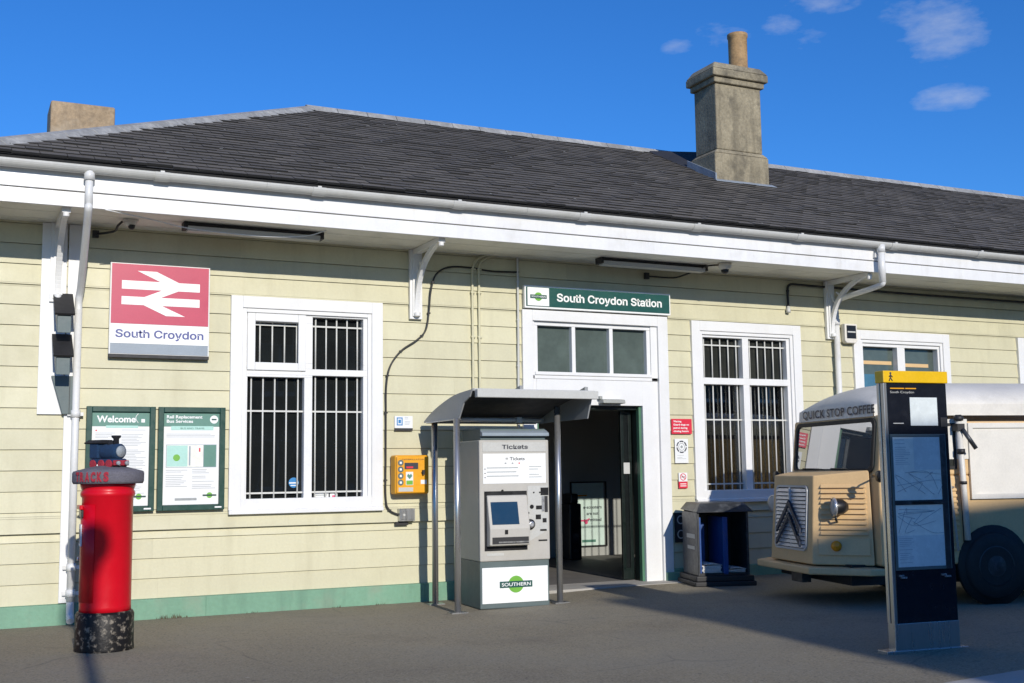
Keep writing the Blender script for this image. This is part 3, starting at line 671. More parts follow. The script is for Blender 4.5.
# poster cases
def paper_lines(mb, x0, x1, z0, z1, y, n, w=.5, seed=0, m='ink'):
    rn = random.Random(seed); mb.use(m)
    for i in range(n):
        z = z1-(z1-z0)*i/n
        if rn.random() < .15: continue
        e = x0+(x1-x0)*rn.uniform(.55, 1.0)
        h = (z1-z0)/n*w*.5
        mb.box(x0, e, y, y+.0005, z-h, z)
def case(x0, x1, label, z0=1.077, z1=2.135):
    t = thing('notice_board', label, 'notice board', (x0, -.05, z0)); w, h = x1-x0, z1-z0
    f = MB(); frame_box(f, 0, w, 0, h, .055, -.035, .03); f.box(.055, w-.055, .0, .03, .055, h-.055); f.build('frame', t, 'frame_green', bevel=.005)
    MB().box(.058, w-.058, -.004, -.001, .058, h-.058).build('poster', t, 'paper')
    MB().box(.058, w-.058, -.006, -.0045, h-.20, h-.058).build('header', t, 'teal')
    MB().box(w-.1, w-.03, -.037, -.034, .02, .035).build('lock_plate', t, 'lettering_white')
    return t, w, h
t, w, h = case(-1.98, -1.312, 'green framed notice board headed Welcome behind the red post box')
text('lettering', 'Welcome', t, 'lettering_white', .10, -.0068, h-.158, .375, .066, off=.028)
s = MB(); s.use('mint').box(.19, .5, -.0068, -.0058, h-.215, h-.192); paper_lines(s, .09, .30, h-.50, h-.25, -.0048, 16, seed=1); paper_lines(s, .34, .58, h-.95, h-.235, -.0048, 46, seed=2)
paper_lines(s, .09, .30, h-.9, h-.55, -.0048, 22, seed=3); s.use('red_sign').box(.09, .105, -.0055, -.0048, h-.248, h-.235)
s.use('lettering_white').tube(smooth_path([(.50, -.007, h-.07), (.478, -.007, h-.10), (.478, -.007, h-.13), (.50, -.007, h-.165)], 4), .004, 6).box(.53, .565, -.0075, -.0062, h-.16, h-.125)
s.use('logo_green').lathe([(.03, 0), (.03, .001)], (0, 0, 0), 20, Matrix.Translation((.52, -.005, .15)) @ Matrix.Rotation(R(90), 4, 'X')); s.use('frame_green').box(.45, .59, -.0075, -.0065, .142, .158)
s.build('print', t)
t, w, h = case(-1.284, -.605, 'green framed notice board about rail replacement bus services, with a map')
text('lettering', 'Rail Replacement', t, 'lettering_white', .085, -.0068, h-.115, .36, .032, off=.025); text('lettering', 'Bus Services', t, 'lettering_white', .085, -.0068, h-.160, .265, .032, off=.025)
s = MB(); s.use('lettering_white').lathe([(.042, 0), (.042, .0012)], (0, 0, 0), 24, Matrix.Translation((.565, -.006, h-.125)) @ Matrix.Rotation(R(90), 4, 'X'))
s.use('sign_green').box(.54, .59, -.0085, -.0074, h-.133, h-.117)
s.use('mint').box(.13, .56, -.0078, -.0062, h-.235, h-.195)
paper_lines(s, .085, .59, h-.335, h-.275, -.0048, 4, seed=5); paper_lines(s, .085, .32, h-.83, h-.645, -.0048, 10, seed=6); paper_lines(s, .35, .59, h-.85, h-.64, -.0048, 12, seed=7)
s.use('sign_grey').box(.085, .595, -.0052, -.0046, h-.62, h-.385); s.use('map').box(.09, .46, -.0058, -.0052, h-.615, h-.39)
s.use('mint').box(.092, .30, -.0062, -.0058, h-.61, h-.395); s.use('teal').box(.465, .59, -.0062, -.0054, h-.615, h-.39)
s.use('logo_green').lathe([(.035, 0), (.035, .0006)], (0, 0, 0), 20, Matrix.Translation((.19, -.0063, h-.52)) @ Matrix.Rotation(R(90), 4, 'X'))
s.use('sign_grey').box(.315, .33, -.0066, -.006, h-.6, h-.40); s.use('red_sign').box(.415, .43, -.0066, -.006, h-.46, h-.42)
s.use('ink').box(.18, .40, -.0052, -.0048, .10, .125)
s.use('logo_green').lathe([(.03, 0), (.03, .001)], (0, 0, 0), 20, Matrix.Translation((.53, -.005, .15)) @ Matrix.Rotation(R(90), 4, 'X')); s.use('frame_green').box(.46, .60, -.0075, -.0065, .142, .158)
s.build('print', t)
text('lettering', 'BUS AND TRAMS', t, 'sign_green', .345, -.0082, h-.225, .24, .016, 'CENTER')
# small wall signs by the door
t = thing('red_notice', 'small red notice with white writing right of the entrance', 'sign', (4.975, -.045, 1.872))
MB().box(0, .305, 0, .012, 0, .19).build('plate', t, 'red_sign', bevel=.002)
for i, s_ in enumerate(('Warning', 'Guard dogs on', 'patrol during', 'closing hours')): text('lettering', s_, t, 'lettering_white', .025, -.001, .148-i*.041, (.12, .235, .21, .225)[i], .022, off=.03)
t = thing('white_notice', 'white paper notice with grey ring emblem below the red notice', 'sign', (5.015, -.045, 1.505))
MB().box(0, .20, 0, .008, 0, .305).build('plate', t, 'paper', bevel=.002)
s = MB().use('ink_dark'); mxr = Matrix.Translation((.10, -.001, .205)) @ Matrix.Rotation(R(90), 4, 'X')
for a in range(6): s.lathe([(.062, 0), (.078, 0), (.078, .0012), (.062, .0012), (.062, 0)], (0, 0, 0), 6, mxr, False, False, a*math.pi/3+.1, a*math.pi/3+.95)
s.use('ink').lathe([(.04, 0), (.047, 0), (.047, .001), (.04, .001), (.04, 0)], (0, 0, 0), 24, mxr, False, False).lathe([(.018, 0), (.018, .001)], (0, 0, 0), 12, mxr)
paper_lines(s, .03, .17, .03, .10, -.001, 5, seed=9); s.build('print', t)
t = thing('no_smoking_sign', 'smallest white and red no smoking sign, lowest beside the entrance', 'sign', (5.06, -.045, 1.19))
MB().use('paper').box(0, .13, 0, .008, .085, .195).use('red_sign').box(0, .13, 0, .008, 0, .084).build('plate', t)
s = MB().use('red_sign'); mxr = Matrix.Translation((.065, -.001, .142)) @ Matrix.Rotation(R(90), 4, 'X')
s.lathe([(.036, 0), (.045, 0), (.045, .001), (.036, .001), (.036, 0)], (0, 0, 0), 24, mxr, False, False).use('ink_dark').box(.04, .092, -.0015, -.001, .137, .147)
s.use('red_sign').box(-.038, .038, -.0035, .0035, .001, .002, mxr @ Matrix.Rotation(R(-45), 4, 'Z')).use('lettering_white').box(.02, .11, -.0015, -.0005, .05, .06).box(.02, .11, -.0015, -.0005, .025, .035); s.build('print', t)
t = thing('wall_plaque', 'small white and blue plaque above the yellow cabinet', 'sign', (1.285, -.04, 1.90))
MB().use('paper').box(0, .215, 0, .012, .03, .165).use('blackmat').box(0, .215, -.004, .012, 0, .029).build('plate', t)
s = MB().use('sticker_blue'); frame_box(s, .025, .095, .06, .15, .012, -.002, -.001); s.box(.045, .075, -.002, -.001, .085, .125); paper_lines(s, .12, .19, .06, .15, -.001, 6, seed=4, m='sign_grey'); s.build('print', t)
t = thing('meter_plate', 'black plate with two white rings low on the wall behind the newspaper stand', 'sign', (5.0, -.03, .52))
MB().box(0, .16, 0, .02, 0, .38).build('plate', t, 'blackmat')
for z in (.1, .28): MB().lathe([(.042, 0), (.055, 0), (.055, .002), (.042, .002), (.042, 0)], (0, 0, 0), 20, Matrix.Translation((.08, -.001, z)) @ Matrix.Rotation(R(90), 4, 'X'), False, False).build('ring', t, 'tvm_light')
t = thing('alarm_box', 'white alarm box with black front beside the right hand downpipe', 'alarm', (7.80, -.03, 3.12))
MB().prism([(0, .03), (.03, 0), (.19, 0), (.22, .03), (.22, .27), (0, .27)], 'y', -.085, 0).build('housing', t, 'van_white', bevel=.012)
MB().box(.028, .192, -.09, -.0855, .065, .245).build('front_panel', t, 'black', bevel=.003)
MB().box(.04, .18, -.0925, -.0905, .145, .165).build('stripe', t, 'tvm_light')
# yellow defibrillator cabinet
t = thing('defibrillator_cabinet', 'bright yellow defibrillator cabinet on the wall left of the ticket machine', 'cabinet', (1.235, -.03, 1.195))
MB().box(0, .40, -.165, 0, 0, .43).build('body', t, 'aed', bevel=.022, seg=3)
MB().box(.012, .388, -.19, -.167, .012, .418).build('door', t, 'aed', bevel=.015, seg=3)
s = MB().use('ink_dark').box(.10, .26, -.194, -.1905, .275, .345).use('red_sign').box(.12, .2, -.1955, -.1945, .285, .305).use('paper').box(.115, .20, -.194, -.1905, .10, .245)
s.use('logo_green').box(.12, .195, -.1955, -.1945, .105, .15).use('teal').prism([(.158, .165), (.19, .2), (.175, .225), (.158, .21), (.141, .225), (.126, .2)], 'y', -.1955, -.1945)
s.use('paper').box(.29, .36, -.1935, -.1905, .11, .155); 
for i in range(4):
    mx_ = Matrix.Translation((.055, -.1905, .345-i*.072)) @ Matrix.Rotation(R(90), 4, 'X')
    s.use('tvm_low').lathe([(.033, 0), (.033, .003)], (0, 0, 0), 18, mx_).use('lettering_white').box(-.012, .012, -.012, .012, .003, .004, mx_)
s.use('tvm_light').box(.03, .2, -.1935, -.1905, .03, .075); s.build('instruction_print', t)
MB().lathe([(.018, 0), (.018, .02), (.01, .03)], (0, 0, 0), 14, Matrix.Translation((.315, -.1905, .235)) @ Matrix.Rotation(R(90), 4, 'X')).box(.305, .325, -.225, -.19, .21, .265).build('handle', t, 'blackmat')
text('lettering', 'DEFIBRILLATOR', t, 'ink_dark', .2, -.1905, .375, .26, .014, 'CENTER')

# stand-in boxes for unclear dark shapes on the corner beside the pipe
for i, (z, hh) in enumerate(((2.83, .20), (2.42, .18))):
    t = thing('corner_dark_box', ('upper', 'lower')[i]+' of two dark grey boxes on the corner beside the downpipe', 'lamp', (-2.24, -.05, z), 0, 'dark boxes on the left corner')
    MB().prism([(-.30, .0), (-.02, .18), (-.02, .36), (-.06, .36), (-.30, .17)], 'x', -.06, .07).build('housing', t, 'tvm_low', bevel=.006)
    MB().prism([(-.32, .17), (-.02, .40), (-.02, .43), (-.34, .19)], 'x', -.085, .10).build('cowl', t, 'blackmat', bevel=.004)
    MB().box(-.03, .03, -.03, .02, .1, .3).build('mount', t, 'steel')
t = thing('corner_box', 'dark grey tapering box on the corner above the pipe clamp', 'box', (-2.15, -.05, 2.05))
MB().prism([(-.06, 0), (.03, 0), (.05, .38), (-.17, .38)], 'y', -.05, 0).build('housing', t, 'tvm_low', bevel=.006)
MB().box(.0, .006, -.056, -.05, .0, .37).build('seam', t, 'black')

# ------------------------------------------------------------------ ticket machine and its canopy
gm = ground_z(2.2)
t = thing('ticket_machine', 'grey self service ticket machine standing under the small canopy', 'ticket machine', (1.835, -1.14, gm), R(-3.5))
MB().box(0, .79, .02, .62, .0, .49).build('base', t, 'tvm_low', bevel=.01)
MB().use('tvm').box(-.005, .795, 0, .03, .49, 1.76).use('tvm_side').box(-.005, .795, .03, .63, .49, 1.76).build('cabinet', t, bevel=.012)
MB().use('tvm_low').box(.02, .77, .03, .6, 1.76, 1.88).use('sign_grey').prism([(-.03, 1.80), (-.03, 1.835), (.05, 1.87), (.05, 1.80)], 'x', .02, .79).build('hood', t, bevel=.006)
MB().box(.02, .77, .012, .0195, .055, .425).build('brand_panel', t, 'lettering_white', bevel=.004)
lg = MB().use('logo_green').lathe([(.088, 0), (.088, .002)], (0, 0, 0), 32, Matrix.Translation((.40, .0115, .245)) @ Matrix.Rotation(R(90), 4, 'X'))
lg.use('sign_green').box(.215, .585, .006, .009, .212, .278); lg.build('logo', t)
text('logo_lettering', 'SOUTHERN', t, 'lettering_white', .40, .0055, .228, .33, .036, 'CENTER', off=.012)
MB().box(.03, .76, -.005, -.0005, 1.635, 1.735).build('header_panel', t, 'tvm_light', bevel=.003)
text('lettering', 'Tickets', t, 'ink_dark', .40, -.0055, 1.665, .30, .06, 'CENTER', off=.02, sans=True)
s = MB().use('lettering_white').box(.035, .755, -.005, -.0005, 1.30, 1.615); paper_lines(s, .075, .52, 1.34, 1.47, -.0055, 3, .45, 11); paper_lines(s, .56, .73, 1.34, 1.48, -.0055, 5, .5, 12)
s.use('ink_dark')
for z in (1.46, 1.415, 1.37): s.box(.05, .062, -.0058, -.005, z-.012, z)
s.use('ink').box(.28, .30, -.0058, -.005, 1.505, 1.52).box(.36, .38, -.0058, -.005, 1.505, 1.52); s.use('red_sign').box(.44, .455, -.0058, -.005, 1.505, 1.52)
s.build('instruction_panel', t)
text('lettering', '= Tickets', t, 'ink_dark', .40, -.0055, 1.545, .22, .035, 'CENTER', off=.01)
s = MB().use('black').box(.045, .53, -.006, -.001, .60, 1.22); s.build('screen_recess', t)
s = MB().use('tvm').prism([(-.007, .645), (-.11, .66), (-.115, .83), (-.035, 1.175), (-.007, 1.18)], 'x', .065, .52); s.build('screen_console', t, bevel=.01)
sm = Matrix.Translation((0, -.115, .83)) @ Matrix.Rotation(math.atan2(.08, .345), 4, 'X').inverted()
MB().box(.095, .40, -.004, .0, .045, .285, Matrix.Translation((0, -.1135, .83)) @ Matrix.Rotation(-math.atan2(.08, .345), 4, 'X')).build('screen', t, 'screen')
s = MB().use('blackmat').box(.09, .50, -.1165, -.109, .675, .745).use('steel').box(.16, .5, -.119, -.1167, .685, .70); s.use('black').box(.23, .265, -.120, -.1135, .775, .82); s.build('ticket_tray', t)
s = MB().use('tvm_light').prism([(.54, .68), (.775, .80), (.775, 1.27), (.54, 1.27)], 'y', -.0045, -.0005); s.build('payment_panel', t)
s = MB().use('black').box(.635, .70, -.008, -.005, 1.02, 1.06).box(.63, .69, -.008, -.005, .915, .965).box(.69, .78, -.012, -.005, 1.17, 1.25)
s.box(.71, .755, -.008, -.005, .88, .925).box(.68, .755, -.007, -.005, .79, .81).box(.66, .76, -.007, -.005, .545+.14, .70).use('chrome').box(.70, .73, -.014, -.005, 1.0, 1.16).use('blackmat').box(.735, .77, -.012, -.005, .99, 1.16)
for x, z, r_ in ((.585, 1.05, .022), (.59, .90, .0), (.36, 1.205, .014), (.61, 1.2, .008), (.68, 1.2, .008), (.25, 1.225, .012), (.545, .985, .01)):
    if r_: s.use('black').lathe([(r_, 0), (r_, .008)], (0, 0, 0), 16, Matrix.Translation((x, -.005, z)) @ Matrix.Rotation(R(90), 4, 'X'))
s.build('card_slots', t)
MB().use('black').lathe([(.055, 0), (.055, .02), (.035, .03)], (0, 0, 0), 24, Matrix.Translation((.56, -.005, .865)) @ Matrix.Rotation(R(90), 4, 'X')).use('chrome').lathe([(.034, .028), (.034, .04), (.02, .045)], (0, 0, 0), 20, Matrix.Translation((.565, -.005, .865)) @ Matrix.Rotation(R(90), 4, 'X')).build('coin_slot', t)
MB().box(.07, .26, -.004, -.0005, .548, .575).build('label_strip', t, 'tvm_light')

t = thing('canopy', 'curved grey metal canopy on steel poles sheltering the ticket machine', 'canopy', (1.60, 0, 0))
xe0, xe1 = 0, 1.42
arc = smooth_path([(-.16, 2.0), (-.38, 2.085), (-.70, 2.17), (-1.05, 2.235), (-1.50, 2.265)], 5); arc = [(p.x, p.y) for p in [Vector(a) for a in arc]]
def skin(mb, off0, off1, a, b):
    top = [(y, z+off1) for y, z in arc]; bot = [(y, z+off0) for y, z in arc][::-1]; mb.prism(top+bot, 'x', a, b)
MBc = MB(); skin(MBc, -.006, .012, xe0, xe1); MBc.build('roof_sheet', t, 'can', bevel=.002)
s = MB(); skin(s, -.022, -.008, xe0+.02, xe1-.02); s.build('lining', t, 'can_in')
pan = arc+[(-1.45, 2.20), (-1.30, 2.15), (-1.16, 1.985), (-.16, 1.985)]
MB().prism(pan, 'x', xe0-.012, xe0+.004).build('end_panel', t, 'can', bevel=.002); pan2 = arc+[(-1.45, 2.20), (-1.36, 1.99), (-.16, 1.985)]
MB().prism(pan2, 'x', xe1-.004, xe1+.012).build('end_panel', t, 'can', bevel=.002)
MB().box(xe0+.03, xe1+.03, -1.56, -1.49, 2.19, 2.275).box(xe0+.02, xe1+.03, -1.50, -1.43, 2.27, 2.285).build('front_lip', t, 'tvm_light', bevel=.006)
for x_ in (.58, 1.36): MB().prism([(-1.42, 2.27), (-1.2, 2.275), (-1.42, 2.33)], 'x', x_, x_+.04).build('stiffener', t, 'can')
for x, y, zt in ((.03, -.38, 2.0), (-.06, -1.22, 1.985), (1.17, -1.13, 2.13)):
    z0 = ground_z(1.6+x); o = MB(); o.lathe([(.034, 0), (.034, zt-z0)], (x, y, z0), 20); o.box(x-.09, x+.09, y-.06, y+.06, z0-.02, z0+.012); o.build('pole', t, 'steel')
MB().box(.0, 1.4, -.37, -.34, 1.98, 2.03).box(-.04, .0, -1.2, -.3, 1.975, 1.985).build('rail', t, 'steel')
MB().lathe([(.022, 0), (.022, 1.0)], (0, 0, 0), 12, Matrix.Translation((.08, -.9, 1.99)) @ Matrix.Rotation(R(90), 4, 'Y')).box(.78, .84, -.93, -.87, 1.96, 2.02).build('tube_lamp', t, 'tvm_light')

# ------------------------------------------------------------------ pillar box with knitted topper
PX, PY = -1.965, -1.90
t = thing('pillar_box', 'red pillar post box with chipped black foot by the corner of the station', 'post box', (PX, PY, 0), R(-12))
MB().lathe([(.238, -.05), (.240, .02), (.236, .05), (.236, .29), (.224, .315), (.205, .32)], seg=48).build('base', t, 'pbox_black')
MB().lathe([(.21, .315), (.208, .36), (.207, 1.26), (.218, 1.27), (.222, 1.29), (.218, 1.31), (.21, 1.32), (.22, 1.35), (.225, 1.37), (.16, 1.42)], seg=48).build('body', t, 'pbox_red')
dr = MB()
a0, a1 = R(-150), R(-112)
dr.lathe([(.207, .40), (.2125, .40), (.2125, 1.20), (.207, 1.20)], (0, 0, 0), 14, None, False, True, a0-.35, a1)
dr.build('door', t, 'pbox_red')
mxa = Matrix.Rotation(R(-168), 4, 'Z')
MB().box(.20, .218, -.10, .10, 1.10, 1.16, mxa).build('posting_slot', t, 'black', bevel=.004)
MB().box(.205, .235, -.12, .12, 1.162, 1.20, mxa).build('slot_hood', t, 'pbox_red', bevel=.008)
MB().use('paper').box(.206, .217, -.06, .06, .86, 1.04, mxa).use('ink').box(.2172, .2178, -.05, .05, .88, 1.0, mxa).build('collection_plate', t)
MB().lathe([(.016, 0), (.016, .012)], (0, 0, 0), 12, mxa @ Matrix.Translation((.212, -.085, .75)) @ Matrix.Rotation(R(90), 4, 'Y')).build('lock', t, 'chrome')
t = thing('knitted_topper', 'grey knitted topper with red letters on the post box', 'knitted cover', (PX, PY, 1.375))
MB().lathe([(.10, .055), (.23, .0), (.280, .0), (.290, .02), (.291, .088), (.282, .105), (.20, .128), (.10, .15), (.02, .155)], seg=48).build('cap', t, 'knit')
lt = "SO CROYDON TRACKS"
for i, c in enumerate("TRACKS"):
    a = R(-150)+i*R(10)
    text('letter', c, t, 'knit_red', 0, 0, .02, .042, .072, 'CENTER', .003, .06, mx=Matrix.Translation((.299*math.cos(a), .299*math.sin(a), .005)) @ Matrix.Rotation(a+R(90), 4, 'Z'))
t = thing('knitted_engine', 'small knitted blue steam engine sitting on top of the post box', 'toy', (PX+.0, PY, 1.512), R(-58)); t.scale = (.98, .98, .98)
MB().box(-.17, .15, -.075, .075, .03, .075).build('running_board', t, 'knit_blue', bevel=.015)
MB().lathe([(.001, -.15), (.06, -.15), (.068, -.135), (.068, .13), (.060, .142), (.001, .144)], (0, 0, 0), 20, Matrix.Translation((.01, 0, .135)) @ Matrix.Rotation(R(90), 4, 'Y')).build('boiler', t, 'knit_blue')
MB().lathe([(.001, 0), (.05, 0), (.048, .012), (.001, .016)], (0, 0, 0), 20, Matrix.Translation((.152, 0, .135)) @ Matrix.Rotation(R(90), 4, 'Y')).build('smokebox_door', t, 'knit_grey')
MB().box(-.17, -.05, -.078, .078, .075, .215).build('cab', t, 'knit_blue', bevel=.015)
MB().prism([(-.10, .215), (-.05, .24), (.05, .24), (.10, .215), (.09, .205), (-.09, .205)], 'x', -.22, -.02).build('cab_roof', t, 'knit_black', bevel=.008)
MB().lathe([(.026, 0), (.024, .055), (.04, .07), (.04, .085)], (.09, 0, .19), 14).lathe([(.03, 0), (.028, .02), (.01, .035)], (.02, 0, .195), 14).build('chimney', t, 'knit_black')
MB().box(.15, .17, -.08, .08, .015, .06).build('buffer_beam', t, 'knit_red', bevel=.006)
for y in (-.045, .045): MB().lathe([(.018, 0), (.018, .02), (.012, .025)], (0, 0, 0), 12, Matrix.Translation((.17, y, .035)) @ Matrix.Rotation(R(90), 4, 'Y')).build('buffer', t, 'knit_grey')
for x in (-.11, 0, .10):
    for y in (-.088, .066): MB().lathe([(.036, 0), (.036, .022)], (0, 0, 0), 14, Matrix.Translation((x, y+.022, .03)) @ Matrix.Rotation(R(90), 4, 'X')).build('wheel', t, 'knit_red')

# ------------------------------------------------------------------ newspaper stand
t = thing('newspaper_stand', 'scratched grey newspaper stand with blue compartments beside the entrance', 'stand', (5.07, -.93, .06), R(-17))
hw = .315
MB().box(-hw-.06, hw+.06, -.06, .66, 0, .055).box(-hw-.04, hw+.04, -.04, .64, .055, .12).build('base', t, 'blackmat', bevel=.012)
for x_ in (-hw, hw-.025): MB().box(x_, x_+.025, 0, .6, .12, .86).build('side_panel', t, 'stand', bevel=.006)
MB().box(-hw+.025, hw-.025, .58, .6, .12, .9).build('back_panel', t, 'black')
hd_ = MB()
hd_.hexa(((-hw-.02, -.05, .86), (hw+.06, -.05, .86), (hw+.02, .62, .88), (-hw-.02, .62, .88), (-hw+.06, .06, .965), (hw-.02, .06, .965), (hw-.03, .58, .97), (-hw+.05, .58, .97)))
hd_.build('hood', t, 'stand', bevel=.01)
MB().box(-hw+.025, -hw+.05, .02, .5, .13, .80).box(-hw+.05, -hw+.20, .36, .38, .13, .72).box(-.005, .055, .0, .55, .13, .80).build('blue_divider', t, 'stand_blue', bevel=.004)
MB().box(-hw+.025, hw-.025, .0, .58, .122, .15).build('shelf', t, 'blackmat')
MB().box(-hw-.002, -hw-.0005, .1, .42, .55, .60).box(-hw-.002, -hw-.0005, .12, .40, .42, .46).build('torn_sticker', t, 'tvm_light')
for i, (xc, n, lab) in enumerate(((-.145, 5, 'stack of loose newspapers in the left compartment of the stand'), (.16, 2, 'few newspapers lying in the right compartment of the stand'))):
    s = MB(); rn = random.Random(i)
    for k in range(n):
        a = rn.uniform(-.06, .06); mx_ = Matrix.Translation((xc+rn.uniform(-.01, .01), .2+rn.uniform(-.02, .02), .152+k*.017)) @ Matrix.Rotation(a, 4, 'Z')
        s.box(-.115, .115, -.17, .17, 0, .015, mx_)
    mx_ = Matrix.Translation((xc, .19, .152+n*.017)) @ Matrix.Rotation(.2, 4, 'Z') @ Matrix.Rotation(R(5), 4, 'Y')
    s.prism([(-.11, 0), (.0, .012), (.115, .004), (.115, .012), (0, .03), (-.11, .012)], 'y', -.16, .16, mx_)
    o = s.build('newspaper_stack', None, 'news', bevel=.003); o.matrix_world = Matrix.Translation((5.07, -.93, .06)) @ Matrix.Rotation(R(-17), 4, 'Z')
    tag(o, lab, 'newspapers', 'newspapers in the stand')

# ------------------------------------------------------------------ map totem
t = thing('map_totem', 'tall black street map totem with yellow cap standing on the forecourt', 'map sign', (3.29, -5.53, .05), R(-7))
TW, TD = .59, .085
MB().box(0, TW, 0, TD, 0, .205).box(-.09, TW+.06, -.02, TD+.02, -.03, .008).build('plinth', t, 'steel', bevel=.004)
MB().box(.03, TW-.005, .004, TD-.004, .205, 2.03).build('body', t, 'navy', bevel=.003)
MB().box(-.004, .024, -.004, .035, .205, 2.03).box(-.004, .024, TD-.035, TD, .205, 2.03).build('side_rail', t, 'steel', bevel=.003)
MB().box(.0, .02, .035, TD-.035, .205, 2.03).build('side_recess', t, 'black')
MB().box(-.006, TW+.004, -.012, TD+.012, 2.032, 2.125).build('cap', t, 'tfl_yellow', bevel=.006)
s = MB().use('ink_dark').lathe([(.009, 0), (.009, .001)], (0, 0, 0), 12, Matrix.Translation((.06, -.0125, 2.105)) @ Matrix.Rotation(R(90), 4, 'X'))
for a, b in (((.06, 2.098), (.058, 2.073)), ((.058, 2.073), (.045, 2.045)), ((.058, 2.073), (.075, 2.045)), ((.06, 2.092), (.077, 2.075)), ((.06, 2.092), (.046, 2.078))): s.tube(((a[0], -.0125, a[1]), (b[0], -.0125, b[1])), .0045, 6)
s.build('walking_figure', t)
fr = MB(); fr.use('tvm_low'); frame_box(fr, .035, TW-.04, .60, 1.635, .022, -.004, .01); fr.use('stand').box(TW-.095, TW-.05, -.008, .004, .6, 1.63).box(.05, TW-.06, -.012, .003, 1.095, 1.125).use('black').box(.2, .4, -.016, -.011, 1.10, 1.12)
fr.build('map_frame', t, bevel=.002)
rn = random.Random(5)
def mappanel(z0, z1, split):
    s = MB().use('map').box(.056, TW-.097, -.001, .0035, z0, z1).use('map2')
    if split: s.box(.056+.19, TW-.097, -.0016, -.0011, 1.36, z1)
    else: s.box(.056, TW-.097, -.0016, -.0011, z0, .86)
    s.use('sign_grey')
    if split: a_, b_ = z0+.02, 1.35
    else: a_, b_ = .87, z1-.02
    for k in range(7):
        pts = [(rn.uniform(.07, .5), -.002, rn.uniform(a_, b_)) for _ in range(3)]; s.tube(smooth_path(pts, 4), .0016, 5)
    paper_lines(s, .075, .22, z1-.22 if split else z0+.02, z1-.02 if split else .84, -.0018, 14, .4, 21+split, 'sign_grey')
    s.build('map', t)
mappanel(1.128, 1.612, 1); mappanel(.624, 1.092, 0)
MB().box(.235, .49, -.002, .003, 1.70, 1.92).build('screen', t, 'map2', bevel=.003)
MB().box(.515, .575, -.004, .003, 1.69, 1.765).build('button_panel', t, 'blackmat', bevel=.003)
s = MB().use('aed'); s.box(.06, .19, -.001, .0035, 1.985, 1.993).box(.2, .30, -.001, .0035, 1.985, 1.993); s.use('tvm_light').box(.075, .17, -.001, .0035, 1.715, 1.722); s.build('print', t)
text('lettering', 'South Croydon', t, 'tvm_light', .06, .0025, 1.952, .22, .018)
MB().box(.06, .10, -.010, .004, .555, .568).box(.075, .125, -.01, .004, .54, .552).build('latch', t, 'chrome')
MB().box(TW-.14, TW-.10, -.010, .004, .55, .563).box(TW-.11, TW-.06, -.01, .004, .537, .549).build('latch', t, 'chrome')

# ------------------------------------------------------------------ coffee van
VA = R(167)
t = van = thing('coffee_van', 'vintage tan and white coffee van with chevron grille parked beside the station', 'van', (5.283, -2.615, .10), VA)
# local axes: +x = forward, +y = the side facing the camera
HW = .95; VL = -3.75
body = MB()
body.box(VL, 0, -HW, HW, .36, 1.24)
for s_ in (-1, 1):
    y0, y1 = (HW-.05, HW) if s_ > 0 else (-HW, -HW+.05)
    body.box(VL, -.05, y0, y1, 1.24, 1.78)
body.box(VL, VL+.05, -HW+.05, HW-.05, 1.24, 1.78)
# windscreen surround
def ws(x, z): return None
wx = lambda z: .0-.055*(z-1.26)/.52
def slab(mb, y0, y1, z0, z1, th=.06, dx=0):
    mb.hexa(((wx(z0)-th+dx, y0, z0), (wx(z0)+dx, y0, z0), (wx(z0)+dx, y1, z0), (wx(z0)-th+dx, y1, z0), (wx(z1)-th+dx, y0, z1), (wx(z1)+dx, y0, z1), (wx(z1)+dx, y1, z1), (wx(z1)-th+dx, y1, z1)))
slab(body, -HW, -.80, 1.24, 1.85); slab(body, .80, HW, 1.24, 1.85); slab(body, -.80, .80, 1.79, 1.87); slab(body, -.80, .80, 1.22, 1.29)
body.build('body', van, 'tan', bevel=.03, seg=3)
sl_ = MB()
def rrect(y0, y1, z0, z1, r, n=5):
    out = []
    for cy, cz, a in ((y1-r, z1-r, 0), (y0+r, z1-r, 90), (y0+r, z0+r, 180), (y1-r, z0+r, 270)):
        for k in range(n+1): out.append((cy+r*math.cos(R(a+90*k/n)), cz+r*math.sin(R(a+90*k/n))))
    return out
o_, i_ = rrect(-.86, .86, 1.275, 1.825, .08), rrect(-.815, .815, 1.315, 1.785, .055)
A = [[sl_.V((wx(z)+dx, y, z)) for y, z in ring] for ring, dx in ((o_, .003), (o_, .022), (i_, .022), (i_, .003))]
for a, b in zip(A, A[1:]):
    for k in range(len(a)): j = (k+1) % len(a); sl_.face((a[k], a[j], b[j], b[k]))
wsc = sl_.build('windscreen', van, 'rubber')
gl = MB(); gl.face([gl.V((wx(z)+.008, y, z)) for y, z in rrect(-.83, .83, 1.30, 1.80, .05)]); gl.build('glass', wsc, 'windscreen')
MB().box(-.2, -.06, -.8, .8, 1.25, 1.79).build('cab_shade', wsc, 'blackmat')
wp = MB().tube(((.045, -.05, 1.27), (.02, -.25, 1.315), (.02, -.62, 1.318)), .008, 6).tube(((.045, .55, 1.27), (.02, .35, 1.315), (.02, .02, 1.318)), .008, 6).box(.0, .05, -.07, -.03, 1.25, 1.28).box(.0, .05, .53, .57, 1.25, 1.28)
wp.build('wiper', wsc, 'black')
